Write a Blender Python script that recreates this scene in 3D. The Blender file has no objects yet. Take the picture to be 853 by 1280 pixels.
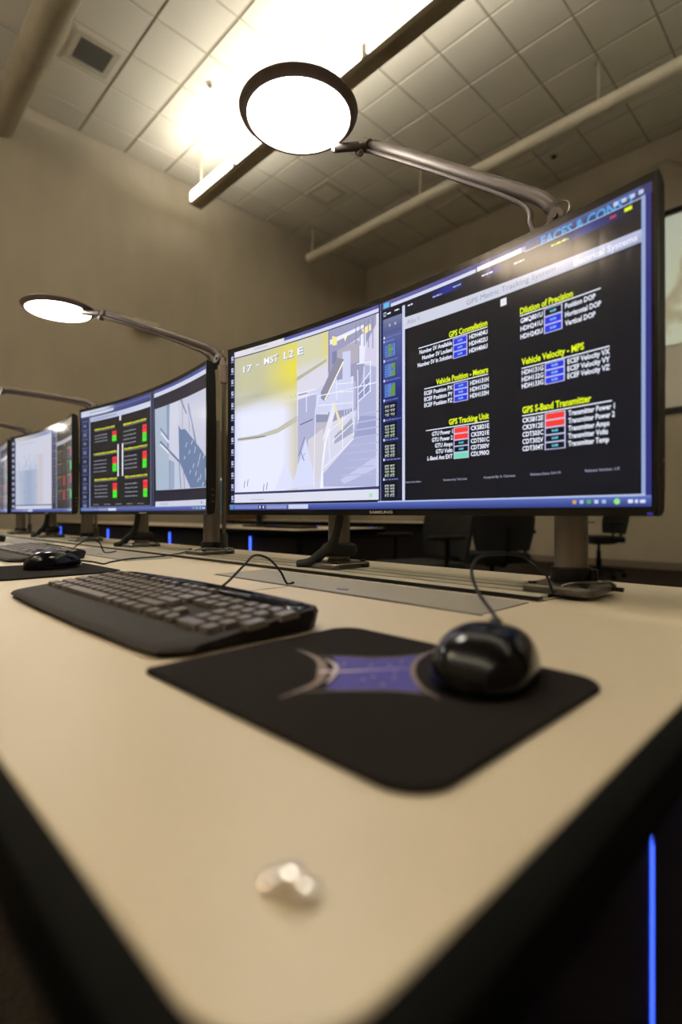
import bpy, bmesh, math, random
from mathutils import Vector, Matrix
random.seed(7)
PI = math.pi
sc = bpy.context.scene
COL = sc.collection
DZ = 0.71          # desk top height
CZ = DZ + 0.109    # eye height, level with the lower rims of the monitors

# ------------------------------------------------------------------ materials
def s2l(c):
    c = c / 255.0
    return c / 12.92 if c <= 0.04045 else ((c + 0.055) / 1.055) ** 2.4
def lin(rgb): return tuple(s2l(v) for v in rgb)

def mat(name, rgb, rough=0.5, metal=0.0, var=0.08, scale=40.0, bump=0.0, bscale=200.0, spec=0.5, coat=0.0, emit=None, estr=0.0, stretch=None):
    m = bpy.data.materials.new(name); m.use_nodes = True
    nt = m.node_tree; nt.nodes.clear()
    out = nt.nodes.new('ShaderNodeOutputMaterial'); b = nt.nodes.new('ShaderNodeBsdfPrincipled')
    nt.links.new(b.outputs[0], out.inputs[0])
    tc = nt.nodes.new('ShaderNodeTexCoord'); mp = nt.nodes.new('ShaderNodeMapping')
    nt.links.new(tc.outputs['Object'], mp.inputs[0])
    if stretch: mp.inputs['Scale'].default_value = stretch
    n = nt.nodes.new('ShaderNodeTexNoise'); n.inputs['Scale'].default_value = scale; n.inputs['Detail'].default_value = 4
    nt.links.new(mp.outputs[0], n.inputs['Vector'])
    r = nt.nodes.new('ShaderNodeValToRGB')
    c = lin(rgb)
    r.color_ramp.elements[0].position = 0.3; r.color_ramp.elements[1].position = 0.7
    r.color_ramp.elements[0].color = tuple(v * (1 - var) for v in c) + (1,)
    r.color_ramp.elements[1].color = tuple(min(1, v * (1 + var)) for v in c) + (1,)
    nt.links.new(n.outputs['Fac'], r.inputs[0]); nt.links.new(r.outputs[0], b.inputs['Base Color'])
    b.inputs['Roughness'].default_value = rough; b.inputs['Metallic'].default_value = metal
    b.inputs['Specular IOR Level'].default_value = spec
    b.inputs['Coat Weight'].default_value = coat
    b.inputs['Coat Roughness'].default_value = 0.05
    if bump > 0:
        n2 = nt.nodes.new('ShaderNodeTexNoise'); n2.inputs['Scale'].default_value = bscale; n2.inputs['Detail'].default_value = 3
        nt.links.new(mp.outputs[0], n2.inputs['Vector'])
        bp = nt.nodes.new('ShaderNodeBump'); bp.inputs['Strength'].default_value = bump; bp.inputs['Distance'].default_value = 0.002
        nt.links.new(n2.outputs['Fac'], bp.inputs['Height']); nt.links.new(bp.outputs[0], b.inputs['Normal'])
    if emit:
        b.inputs['Emission Color'].default_value = tuple(emit) + (1,); b.inputs['Emission Strength'].default_value = estr
    return m

M = {}
M['worktop'] = mat('worktop_laminate', (200, 187, 164), 0.42, var=0.015, scale=300, bump=0.03, bscale=900)
M['edge'] = mat('black_edge_rubber', (4, 4, 3), 0.75, spec=0.08)
M['panel'] = mat('dark_desk_panel', (22, 20, 21), 0.5, var=0.1, spec=0.25)
M['grey_door'] = mat('grey_cable_cover', (142, 138, 128), 0.45, var=0.02, scale=400)
M['rail'] = mat('rail_aluminium', (176, 170, 152), 0.4, metal=0.2, var=0.03)
M['black'] = mat('black_plastic', (7, 7, 7), 0.4, spec=0.3)
M['badge'] = mat('badge_grey_blue', (98, 96, 118), 0.4)
M['gloss'] = mat('gloss_black_plastic', (4, 4, 6), 0.12, var=0.02, spec=0.2)
M['bezel'] = mat('monitor_bezel', (12, 11, 11), 0.16, var=0.03)
M['mback'] = mat('monitor_housing', (20, 19, 18), 0.45, var=0.04, spec=0.3)
M['steel'] = mat('brushed_steel', (120, 113, 103), 0.36, metal=0.85, var=0.12, scale=60, stretch=(1, 1, 0.02))
M['baseplate'] = mat('cast_base_plate', (92, 88, 80), 0.35, metal=0.7)
M['lamp_metal'] = mat('lamp_arm_metal', (92, 84, 82), 0.45, metal=0.5, var=0.05)
M['lamp_dark'] = mat('lamp_head_metal', (112, 98, 94), 0.45, metal=0.2, var=0.05)
M['cable'] = mat('black_cable', (9, 9, 9), 0.5, spec=0.2)
M['strap'] = mat('black_woven_wrap', (12, 12, 12), 0.85, var=0.3, scale=500)
M['kb'] = mat('keyboard_body', (32, 27, 24), 0.6, var=0.04, spec=0.15)
M['key'] = mat('key_plastic', (74, 65, 58), 0.34, var=0.04)
M['pad'] = mat('mouse_pad_cloth', (28, 24, 23), 0.95, var=0.08, scale=700, bump=0.2, bscale=1500, spec=0.1)
M['pad_blue'] = mat('pad_print_blue', (54, 50, 132), 0.8, var=0.12, scale=120)
M['pad_grey'] = mat('pad_print_grey', (112, 98, 92), 0.8, var=0.12, scale=160)
M['pad_white'] = mat('pad_print_white', (176, 165, 172), 0.8, var=0.1, scale=200)
M['chrome'] = mat('chrome', (235, 228, 220), 0.12, metal=1.0, var=0.02)
M['duct'] = mat('painted_duct', (168, 158, 136), 0.55, var=0.04, scale=6)
M['pipe'] = mat('painted_pipe', (214, 206, 186), 0.5, var=0.03, scale=6)
M['vent'] = mat('vent_grey', (84, 80, 72), 0.6)
M['ventframe'] = mat('vent_frame', (188, 180, 160), 0.5)
M['fixture'] = mat('fixture_housing', (170, 158, 134), 0.5)
M['chair'] = mat('chair_fabric', (4, 4, 4), 0.95, var=0.2, scale=200)
M['chairp'] = mat('chair_plastic', (4, 4, 4), 0.6, spec=0.15)
M['wood'] = mat('door_wood', (98, 66, 42), 0.5, var=0.25, scale=8, stretch=(6, 6, 0.6))
M['base'] = mat('baseboard_vinyl', (120, 108, 94), 0.6)
M['carpet'] = mat('dark_carpet', (46, 40, 35), 0.95, var=0.25, scale=60, bump=0.5, bscale=400, spec=0.1)
M['boxplastic'] = mat('beige_plastic', (206, 198, 170), 0.5)
def emis(name, rgb, strg, base=(200, 200, 200)):
    return mat(name, base, 0.4, var=0.01, emit=rgb, estr=strg)
M['disc'] = emis('lamp_diffuser_lit', (1.0, 0.93, 0.80), 34.0)
M['disc_soft'] = emis('added_lamp_diffuser', (1.0, 0.78, 0.54), 22.0)  # diffuser of the added unseen disc lamp
M['tube'] = emis('fixture_diffuser_lit', (1.0, 0.95, 0.82), 5.0)
M['uplight'] = emis('fixture_uplight_lit', (1.0, 0.95, 0.84), 34.0)
M['uplight_fill'] = emis('added_fill_uplight', (1.0, 0.94, 0.84), 118.0)  # strong fill emission for the added unseen pendant
M['led'] = emis('blue_led_strip', (0.05, 0.12, 1.0), 2.6, (20, 30, 120))
M['led_dim'] = emis('blue_led_dim', (0.04, 0.05, 1.0), 45.0, (20, 30, 120))
M['pled'] = emis('small_blue_power_light', (0.05, 0.06, 0.8), 0.35, (20, 30, 120))

def wall_mat():
    m = mat('wall_plaster', (178, 168, 150), 0.85, var=0.05, scale=3.0, bump=0.35, bscale=60, spec=0.2, stretch=(1, 1, 0.35))
    return m
M['wall'] = wall_mat()
M['ceil'] = mat('ceiling_tile', (216, 210, 195), 0.9, var=0.02, scale=2.0, bump=0.3, bscale=150, spec=0.2)
M['grid'] = mat('ceiling_gap', (160, 150, 128), 0.8)

def content_mat(name, strength):
    m = bpy.data.materials.new(name); m.use_nodes = True
    nt = m.node_tree; b = nt.nodes['Principled BSDF']
    a = nt.nodes.new('ShaderNodeVertexColor'); a.layer_name = 'Col'
    nt.links.new(a.outputs['Color'], b.inputs['Emission Color'])
    b.inputs['Emission Strength'].default_value = strength
    b.inputs['Base Color'].default_value = (0.006, 0.006, 0.007, 1)
    n = nt.nodes.new('ShaderNodeTexNoise'); n.inputs['Scale'].default_value = 900
    mr = nt.nodes.new('ShaderNodeMapRange'); mr.inputs[3].default_value = 0.12; mr.inputs[4].default_value = 0.16
    nt.links.new(n.outputs['Fac'], mr.inputs[0]); nt.links.new(mr.outputs[0], b.inputs['Roughness'])
    b.inputs['Specular IOR Level'].default_value = 0.42
    return m
M['screen'] = content_mat('lit_screen', 1.0)

# ------------------------------------------------------------------ mesh helpers
class MB:
    def __init__(s): s.v = []; s.f = []; s.mi = []
    def add(s, vs, fs, mi=0):
        o = len(s.v); s.v += [tuple(v) for v in vs]; s.f += [tuple(i + o for i in f) for f in fs]; s.mi += [mi] * len(fs); return s
    def box(s, a, b, mi=0, rot=None, c=None):
        (x0, y0, z0), (x1, y1, z1) = a, b
        vs = [(x0, y0, z0), (x1, y0, z0), (x1, y1, z0), (x0, y1, z0), (x0, y0, z1), (x1, y0, z1), (x1, y1, z1), (x0, y1, z1)]
        if rot is not None:
            c = Vector(c if c else ((x0 + x1) / 2, (y0 + y1) / 2, (z0 + z1) / 2))
            vs = [tuple(c + rot @ (Vector(v) - c)) for v in vs]
        return s.add(vs, [(0, 3, 2, 1), (4, 5, 6, 7), (0, 1, 5, 4), (1, 2, 6, 5), (2, 3, 7, 6), (3, 0, 4, 7)], mi)
    def lathe(s, prof, c=(0, 0, 0), n=32, axis=None, mi=0):
        c = Vector(c); q = Vector((0, 0, 1)).rotation_difference(Vector(axis)) if axis is not None else None
        vs = []; k = len(prof)
        for i in range(n):
            t = 2 * PI * i / n
            for r, z in prof:
                p = Vector((r * math.cos(t), r * math.sin(t), z))
                if q: p = q @ p
                vs.append(tuple(c + p))
        fs = []
        for i in range(n):
            j = (i + 1) % n
            for a in range(k - 1):
                fs.append((i * k + a, j * k + a, j * k + a + 1, i * k + a + 1))
        if prof[0][0] > 1e-6: fs.append(tuple(i * k for i in reversed(range(n))))
        if prof[-1][0] > 1e-6: fs.append(tuple(i * k + k - 1 for i in range(n)))
        return s.add(vs, fs, mi)
    def cyl(s, a, b, r, r2=None, n=20, mi=0, bev=0.0):
        a = Vector(a); b = Vector(b); L = (b - a).length; r2 = r if r2 is None else r2
        bv = min(bev, r * .9, L * .45) if bev else 0
        prof = [(r - bv, 0), (r, bv), (r2, L - bv), (r2 - bv, L)] if bv else [(r, 0), (r2, L)]
        return s.lathe(prof, a, n, (b - a).normalized(), mi)
    def tube(s, pts, r, n=10, mi=0, cap=True, flat=1.0):
        pts = [Vector(p) for p in pts]; vs = []; N = len(pts)
        up = Vector((0, 0, 1)); prev = None
        for i, p in enumerate(pts):
            t = (pts[min(i + 1, N - 1)] - pts[max(i - 1, 0)]).normalized()
            if prev is None:
                u = t.cross(up)
                if u.length < 1e-3: u = t.cross(Vector((1, 0, 0)))
                u.normalize()
            else:
                u = prev - t * prev.dot(t); u.normalize()
            prev = u; w = t.cross(u)
            rr = r[i] if isinstance(r, (list, tuple)) else r
            for k in range(n):
                a = 2 * PI * k / n
                vs.append(tuple(p + u * math.cos(a) * rr * flat + w * math.sin(a) * rr))
        fs = []
        for i in range(N - 1):
            for k in range(n):
                k2 = (k + 1) % n
                fs.append((i * n + k, i * n + k2, (i + 1) * n + k2, (i + 1) * n + k))
        if cap: fs.append(tuple(reversed(range(n)))); fs.append(tuple((N - 1) * n + k for k in range(n)))
        return s.add(vs, fs, mi)
    def prism(s, poly, z0, z1, mi=0, bev=0.0):
        n = len(poly); cx = sum(p[0] for p in poly) / n; cy = sum(p[1] for p in poly) / n
        vs = []; lv = [(z0, 0), (z1 - bev, 0), (z1, bev)] if bev else [(z0, 0), (z1, 0)]
        for z, ins in lv:
            for i, (x, y) in enumerate(poly):
                if ins:
                    px, py = poly[i - 1]; nx, ny = poly[(i + 1) % n]
                    tx, ty = nx - px, ny - py; L = math.hypot(tx, ty) or 1
                    vs.append((x - ty / L * ins, y + tx / L * ins, z))
                else: vs.append((x, y, z))
        fs = [tuple(reversed(range(n))), tuple((len(lv) - 1) * n + i for i in range(n))]
        for a in range(len(lv) - 1):
            for i in range(n):
                j = (i + 1) % n; fs.append((a * n + i, a * n + j, (a + 1) * n + j, (a + 1) * n + i))
        return s.add(vs, fs, mi)
    def build(s, name, mats, parent=None, loc=(0, 0, 0), smooth=True, bevel=0.0, ang=35, fix=True):
        me = bpy.data.meshes.new(name)
        me.from_pydata(s.v, [], s.f); me.update()
        for m in (mats if isinstance(mats, (list, tuple)) else [mats]): me.materials.append(m)
        me.polygons.foreach_set('material_index', s.mi)
        if fix:
            bm = bmesh.new(); bm.from_mesh(me); bmesh.ops.recalc_face_normals(bm, faces=bm.faces); bm.to_mesh(me); bm.free()
        o = bpy.data.objects.new(name, me); COL.objects.link(o); o.location = loc
        if parent: o.parent = parent
        if bevel > 0:
            b = o.modifiers.new('Bevel', 'BEVEL'); b.width = bevel; b.segments = 3; b.limit_method = 'ANGLE'; b.angle_limit = math.radians(40)
        if smooth:
            me.polygons.foreach_set('use_smooth', [True] * len(me.polygons))
            me.set_sharp_from_angle(angle=math.radians(ang))
        return o

def rrect(x0, y0, x1, y1, r, n=8):
    rs = r if isinstance(r, (list, tuple)) else [r] * 4   # corners: x1y1, x0y1, x0y0, x1y0
    out = []
    for (cx, cy, a0), q in zip(((x1, y1, 0), (x0, y1, 90), (x0, y0, 180), (x1, y0, 270)), rs):
        ox = cx - q if cx == x1 else cx + q; oy = cy - q if cy == y1 else cy + q
        for i in range(n + 1):
            a = math.radians(a0 + 90 * i / n); out.append((ox + q * math.cos(a), oy + q * math.sin(a)))
    return out

def thing(name, label, cat, loc=(0, 0, 0), rz=0.0, group=None):
    o = bpy.data.objects.new(name, None); COL.objects.link(o); o.empty_display_size = 0.05
    o.location = loc; o.rotation_euler = (0, 0, rz); tag(o, label, cat, group); return o
def tag(o, label, cat, group=None):
    o['label'] = label; o['category'] = cat
    if group: o['group'] = group
    return o
def struct(o): o['kind'] = 'structure'; return o
def lab(o, t): o['label'] = t; return o
def spline(pts, n=8):
    P = [Vector(p) for p in pts]; out = []
    for i in range(len(P) - 1):
        p0 = P[max(i - 1, 0)]; p1 = P[i]; p2 = P[i + 1]; p3 = P[min(i + 2, len(P) - 1)]
        for k in range(n):
            t = k / n
            out.append(0.5 * ((2 * p1) + (p2 - p0) * t + (2 * p0 - 5 * p1 + 4 * p2 - p3) * t * t + (3 * p1 - p0 - 3 * p2 + p3) * t ** 3))
    out.append(P[-1]); return out

# ------------------------------------------------------------------ the room
XW, YW, H = 8.78, 8.06, CZ + 5.5
X0, Y0 = -4.5, -4.5
T = 0.655
def plane_box(name, a, b, m): return struct(MB().box(a, b).build(name, m, smooth=False))
plane_box('floor', (X0, Y0, -0.1), (XW, YW, 0), M['carpet'])
plane_box('wall_left', (X0, YW, 0), (XW, YW + .15, H + .2), M['wall'])
plane_box('wall_back', (XW, Y0, 0), (XW + .15, YW + .15, H + .2), M['wall'])
plane_box('wall_front', (X0 - .15, Y0, 0), (X0, YW + .15, H + .2), M['wall'])
plane_box('wall_right', (X0 - .15, Y0 - .15, 0), (XW + .15, Y0, H + .2), M['wall'])
# lay-in ceiling: every tile hangs a little below its recessed grid
cb = MB(); cb.box((X0, Y0, H + .012), (XW, YW, H + .1), 1)
gx = [2.656 + T * k for k in range(-12, 11)]; gy = [5.62 + T * k for k in range(-17, 6)]
for i in range(len(gx) - 1):
    for j in range(len(gy) - 1):
        a0, a1 = max(gx[i], X0) + .011, min(gx[i + 1], XW) - .011; b0, b1 = max(gy[j], Y0) + .009, min(gy[j + 1], YW) - .009
        if a1 - a0 < .03 or b1 - b0 < .03: continue
        q = .007
        vs = [(a0, b0, H + .012), (a1, b0, H + .012), (a1, b1, H + .012), (a0, b1, H + .012), (a0 + q, b0 + q, H), (a1 - q, b0 + q, H), (a1 - q, b1 - q, H), (a0 + q, b1 - q, H)]
        cb.add(vs, [(4, 5, 6, 7), (0, 1, 5, 4), (1, 2, 6, 5), (2, 3, 7, 6), (3, 0, 4, 7)], 0)
struct(cb.build('ceiling', [M['ceil'], M['grid']], smooth=False, fix=False))
struct(MB().box((XW - .012, Y0, 0), (XW, YW, .11)).build('baseboard_back', M['base'], smooth=False))
bl = MB(); bl.box((X0, YW - .012, 0), (4.93, YW, .11)); bl.box((5.98, YW - .012, 0), (XW - .012, YW, .11))
struct(bl.build('baseboard_left', M['base'], smooth=False))
# wooden door with frame in the left wall
d = struct(MB().box((5.0, YW - .045, .005), (5.92, YW - .005, 2.20)).build('door_1', M['wood'], bevel=.003))
fr = MB(); fr.box((4.94, YW - .055, 0), (5.0, YW - .001, 2.26)); fr.box((5.92, YW - .055, 0), (5.98, YW - .001, 2.26)); fr.box((5.0, YW - .055, 2.20), (5.92, YW - .001, 2.26))
fr.build('door_frame', M['grey_door'], d)
h = MB(); h.cyl((5.84, YW - .045, 1.0), (5.84, YW - .10, 1.0), .012); h.cyl((5.85, YW - .095, 1.0), (5.74, YW - .095, 1.0), .010); h.build('door_handle', M['steel'], d)

# round duct along the left side of the ceiling
t = thing('ceiling_duct', 'large round painted duct hanging under the ceiling at upper left', 'duct', (1.69, YW, H))
b = MB(); b.cyl((0, -12.4, -.40), (0, -.001, -.40), .165, n=40); b.build('duct_run', M['duct'], t)
for y in (-1.6, -4.6, -7.6, -10.6):
    r = MB(); r.lathe([(.166, 0), (.172, .004), (.172, .026), (.166, .03)], (0, y, -.40), 40, (0, 1, 0)); r.build('joint_band', M['duct'], t)
    r = MB(); r.cyl((0, y + .4, -.238), (0, y + .4, 0), .008); r.build('hanger_rod', M['duct'], t)
# slender pipe on rods, right side
t = thing('ceiling_pipe', 'long thin cream pipe hung on white rods below the ceiling tiles', 'pipe', (6.75, 7.72, H))
b = MB(); b.cyl((0, 0, -.565), (0, -12.0, -.565), .088, n=28, bev=.02); b.build('pipe_run', M['pipe'], t)
for y in (-.12, -2.68, -5.36, -8.04, -10.7):
    r = MB(); r.cyl((0, y, -.47), (0, y, -.012), .020, n=12); r.lathe([(.05, 0), (.05, .008), (.02, .02)], (0, y, -.022), 20); r.lathe([(.022, 0), (.03, .02), (.022, .04)], (0, y, -.5), 16)
    r.build('hanger_rod', M['ventframe'], t)
# supply vents
def vent(x, y, s, label, dark):
    t = thing('ceiling_vent', label, 'vent', (x, y, H))
    f = MB(); k = s / 2; w = s * .14
    for a in (((-k, -k), (k, -k + w)), ((-k, k - w), (k, k)), ((-k, -k + w), (-k + w, k - w)), ((k - w, -k + w), (k, k - w))):
        f.box((a[0][0], a[0][1], -.014), (a[1][0], a[1][1], -.001))
    f.build('vent_frame', M['ventframe'], t, bevel=.003)
    g = MB(); n = 12; q = k - w
    for i in range(n):
        yy = -q + (i + .5) * 2 * q / n
        g.box((-q, yy - q / n * (.8 if dark else .97), -.010), (q, yy + q / n * (.8 if dark else .97), -.004), rot=Matrix.Rotation(.35 if dark else 0, 3, 'X'))
    g.build('louvre', M['vent'] if dark else M['ceil'], t)
vent(2.33, 6.60, .50, 'square ceiling vent with dark louvres beside the round duct', True)
vent(6.20, 6.62, .50, 'square pale ceiling vent between the light fixture and thin pipe', False)
def sprinkler(x, y, label, m, r=.05):
    t = thing('ceiling_sprinkler', label, 'sprinkler', (x, y, H))
    a = MB(); a.lathe([(r, -.001), (r, -.008), (r * .6, -.014)], n=24); a.build('escutcheon', M['ventframe'], t)
    a = MB(); a.lathe([(r * .45, -.012), (r * .5, -.04), (.0, -.045)], n=16); a.build('sprinkler_head', m, t)
sprinkler(3.56, 5.98, 'small sprinkler head in the bright ceiling left of the pendant light', M['vent'])
sprinkler(8.02, 3.46, 'small dark round sprinkler in the ceiling right of the thin pipe', M['black'], .07)

# pendant linear lights
FZ = CZ + 4.68
def pendant(x, y0, L, label, up):
    t = thing('pendant_light', label, 'ceiling light', (x, y0, FZ), group='linear pendant lights')
    hs = MB()
    prof = [(.02, 0), (.17, 0), (.20, .05), (.20, .16), (.185, .16), (.185, .075), (-.01, .075), (-.01, .16), (-.03, .16), (-.03, .02)]
    vs = [(x_, -y, z) for y in (0, L) for x_, z in prof]; n = len(prof)
    hs.add(vs, [tuple(range(n)), tuple(range(2 * n - 1, n - 1, -1))] + [(i, i + n, (i + 1) % n + n, (i + 1) % n) for i in range(n)])
    hs.build('housing', M['fixture'], t, smooth=False)
    seg = 1.2
    for k in range(int(L / seg)):
        a, b_ = .05 + k * seg, (k + 1) * seg - .03
        d_ = MB(); d_.prism(rrect(a, .018, b_, .165, .02, 4), 0, .012)
        d_.v = [(-.032 - z, -x_, y) for x_, y, z in d_.v]
        d_.build('side_diffuser', M['tube'], t)
        u = MB(); u.box((0.0, -b_, .142), (.175, -a, .158), rot=Matrix.Rotation(-.16, 3, 'Y')); u.build('uplight_tray', up, t, smooth=False)
    for y in (.02, L * .25, L * .5, L * .75, L - .3):
        r = MB(); r.cyl((.09, -y - .12, .08), (.09, -y - .12, H - FZ - .001), .016, n=12); r.build('hanger_rod', M['ventframe'], t)
pendant(4.02, 7.30, 10.8, 'long linear pendant light with glowing side panels above the desks', M['uplight'])
pendant(-2.40, 7.30, 10.8, 'linear pendant light over the aisle behind the operator, outside the frame', M['uplight_fill'])  # added out of view to lift the ambient light on walls and ceiling

# emergency light box on the left wall
t = thing('emergency_light', 'small pale box light fixed high on the left wall behind a lamp arm', 'wall light', (3.63, YW + .001, 3.73))
b = MB(); b.box((-.20, -.11, -.03), (.20, -.001, .09)); b.build('box_body', M['boxplastic'], t, bevel=.012)
b = MB(); b.box((-.18, -.10, -.075), (.16, -.01, -.03)); b.build('lower_lens', M['ventframe'], t, bevel=.01)

# projection screen on the back wall
t = thing('projection_screen', 'wall-mounted projection screen with pale projected picture and black frame', 'projection screen', (XW, -.25, CZ + 1.46))
f = MB(); W2 = 2.75; HH = 2.93
f.box((-.05, -W2, 0), (-.001, W2, .07)); f.box((-.05, -W2, HH - .08), (-.001, W2, HH)); f.box((-.05, -W2, .07), (-.001, -W2 + .07, HH - .08)); f.box((-.05, W2 - .07, .07), (-.001, W2, HH - .08))
f.build('screen_frame', M['black'], t)
f = MB(); f.box((-.035, -W2 + .07, .07), (-.005, W2 - .07, HH - .08)); f.build('screen_cloth', mat('screen_cloth', (176, 168, 146), .8, var=.02, emit=(.55, .5, .38), estr=.18), t, smooth=False)
def proj_mat():
    m = bpy.data.materials.new('projected_picture'); m.use_nodes = True; nt = m.node_tree; b = nt.nodes['Principled BSDF']
    tc = nt.nodes.new('ShaderNodeTexCoord'); w = nt.nodes.new('ShaderNodeTexWave'); w.inputs['Scale'].default_value = 1.1; w.inputs['Distortion'].default_value = 6; w.inputs['Detail'].default_value = 3
    nt.links.new(tc.outputs['Object'], w.inputs[0]); r = nt.nodes.new('ShaderNodeValToRGB'); nt.links.new(w.outputs['Fac'], r.inputs[0])
    r.color_ramp.elements[0].color = lin((150, 140, 110)) + (1,); r.color_ramp.elements[1].position = .25; r.color_ramp.elements[1].color = lin((178, 182, 155)) + (1,)
    e = r.color_ramp.elements.new(.9); e.color = lin((172, 178, 160)) + (1,)
    nt.links.new(r.outputs[0], b.inputs['Emission Color']); b.inputs['Emission Strength'].default_value = .9; b.inputs['Base Color'].default_value = (.1, .1, .09, 1); return m
f = MB(); f.box((-.037, -W2 + .16, .98), (-.0352, W2 - .12, HH - .1)); f.build('projected_picture', proj_mat(), t, smooth=False)
f = MB(); f.box((-.038, -W2 + .16, .94), (-.0352, W2 - .12, .97)); f.build('picture_border', M['ventframe'], t, smooth=False)

# ------------------------------------------------------------------ desks
def console(name_label, x0, x1, y0, y1, rail=True, covers=(), led_x=None, led_y=(), top_led=False, r=.045, group=None):
    """x0 = user side, local origin at the floor under the near corner"""
    t = thing('console_desk', name_label, 'desk', (x0, y0, 0), group=group)
    W, L = x1 - x0, y1 - y0
    w = MB(); w.prism(rrect(0, 0, W, L, r, 10), DZ - .028, DZ, bev=.0012); w.build('worktop', M['worktop'], t)
    e = MB(); R0 = rrect(0, 0, W, L, r, 10); n = len(R0)
    prof = [(-.0005, DZ - .0305), (.009, DZ - .0305), (.014, DZ - .024), (.015, DZ - .014), (.012, DZ - .004), (.006, DZ - .0008), (-.0005, DZ - .0012)]
    vs = []
    for i, (x, y) in enumerate(R0):
        px, py = R0[i - 1]; nx, ny = R0[(i + 1) % n]; tx, ty = nx - px, ny - py; l = math.hypot(tx, ty)
        for o, z in prof: vs.append((x + ty / l * o, y - tx / l * o, z))
    k = len(prof)
    e.add(vs, [(i * k + a, i * k + (a + 1) % k, ((i + 1) % n) * k + (a + 1) % k, ((i + 1) % n) * k + a) for i in range(n) for a in range(k)])
    e.build('edge_trim', M['edge'], t)
    for yy in (.033, L - .063):
        p = MB(); p.box((.10, yy, .0), (W - .04, yy + .03, DZ - .028)); p.build('end_panel', M['panel'], t, bevel=.002)
    p = MB(); p.box((W - .09, .063, .08), (W - .06, L - .063, DZ - .028)); p.build('back_panel', M['panel'], t, smooth=False)
    if led_x is not None:
        s = MB(); s.box((led_x - .0026, .0322, .03), (led_x + .0024, .033, DZ - .062)); s.build('light_strip', M['led'], t, bevel=.002)
    if top_led:
        s = MB(); s.box((.41, .024, DZ - .036), (W - .06, .031, DZ - .0312)); s.build('light_strip', M['led_dim'], t, smooth=False)
    for yy in led_y:
        s = MB(); s.box((.062, yy - .007, .04), (.07, yy + .007, DZ - .06)); s.build('light_strip', M['led'], t, smooth=False)
    if led_y:
        p = MB(); p.box((.07, .063, .02), (.10, L - .063, DZ - .028)); p.build('front_panel', M['panel'], t, smooth=False)
        for yy in led_y:
            p = MB(); p.box((.066, yy + .05, .04), (.07, yy + .065, DZ - .04)); p.build('panel_joint', M['black'], t, smooth=False)
    if rail:
        p = MB(); xa, xb = .583, .708
        p.box((xa, .21 - .0, DZ), (xb, L - .1, DZ + .0022))
        for c in (.592, .629, .666, .700):
            p.box((c - .0145, .215, DZ + .0022), (c + .0145, L - .105, DZ + .0060))
        p.build('mounting_rail', M['rail'], t, bevel=.0008)
        p = MB()
        for c in (.5800, .6105, .6475, .6830): p.box((c - .0062, .214, DZ + .0010), (c + .0062, L - .106, DZ + .0059))
        p.build('rail_slot', M['black'], t, smooth=False)
    for a, b_ in covers:
        p = MB(); p.box((.448, a, DZ), (.558, b_, DZ + .0016)); c = p.build('cable_cover', M['grey_door'], t, bevel=.0006)
        p = MB(); p.prism([(.472 + .006 * math.cos(q * PI / 8), a + .235 + .011 * math.sin(q * PI / 8)) for q in range(16)], DZ + .0016, DZ + .0024); lab(p.build('oval_badge', M['badge'], c), 'small bluish oval badge')
        p = MB(); p.box((.444, a - .0015, DZ + .0001), (.448, b_ + .0015, DZ + .0006)); p.build('cover_gap', M['black'], c, smooth=False)
    return t
desk1 = console('long cream topped console desk with black rubber edge in the foreground', .057, .905, .0775, 6.6,
        covers=((.2185, .75), (1.13, 1.66), (2.04, 2.57), (2.95, 3.48)), led_x=.361, top_led=True, r=.034)
s = MB(); s.box((.30, .540, DZ), (.447, .5408, DZ + .0003)); s.build('worktop_seam', M['edge'], desk1, smooth=False)
desk2 = console('cream topped console desk with blue light strips behind the monitors', 2.20, 3.10, 2.645, 7.75, rail=False, led_y=(.60, 1.13, 1.86, 2.55, 3.3, 4.1, 4.9), r=.03)
desk3 = console('far console desk seen edge-on beneath the largest monitor, nearest the back wall', 4.90, 5.80, 3.58, 7.75, rail=False, led_y=(.9, 1.9, 2.9), r=.03)

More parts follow.
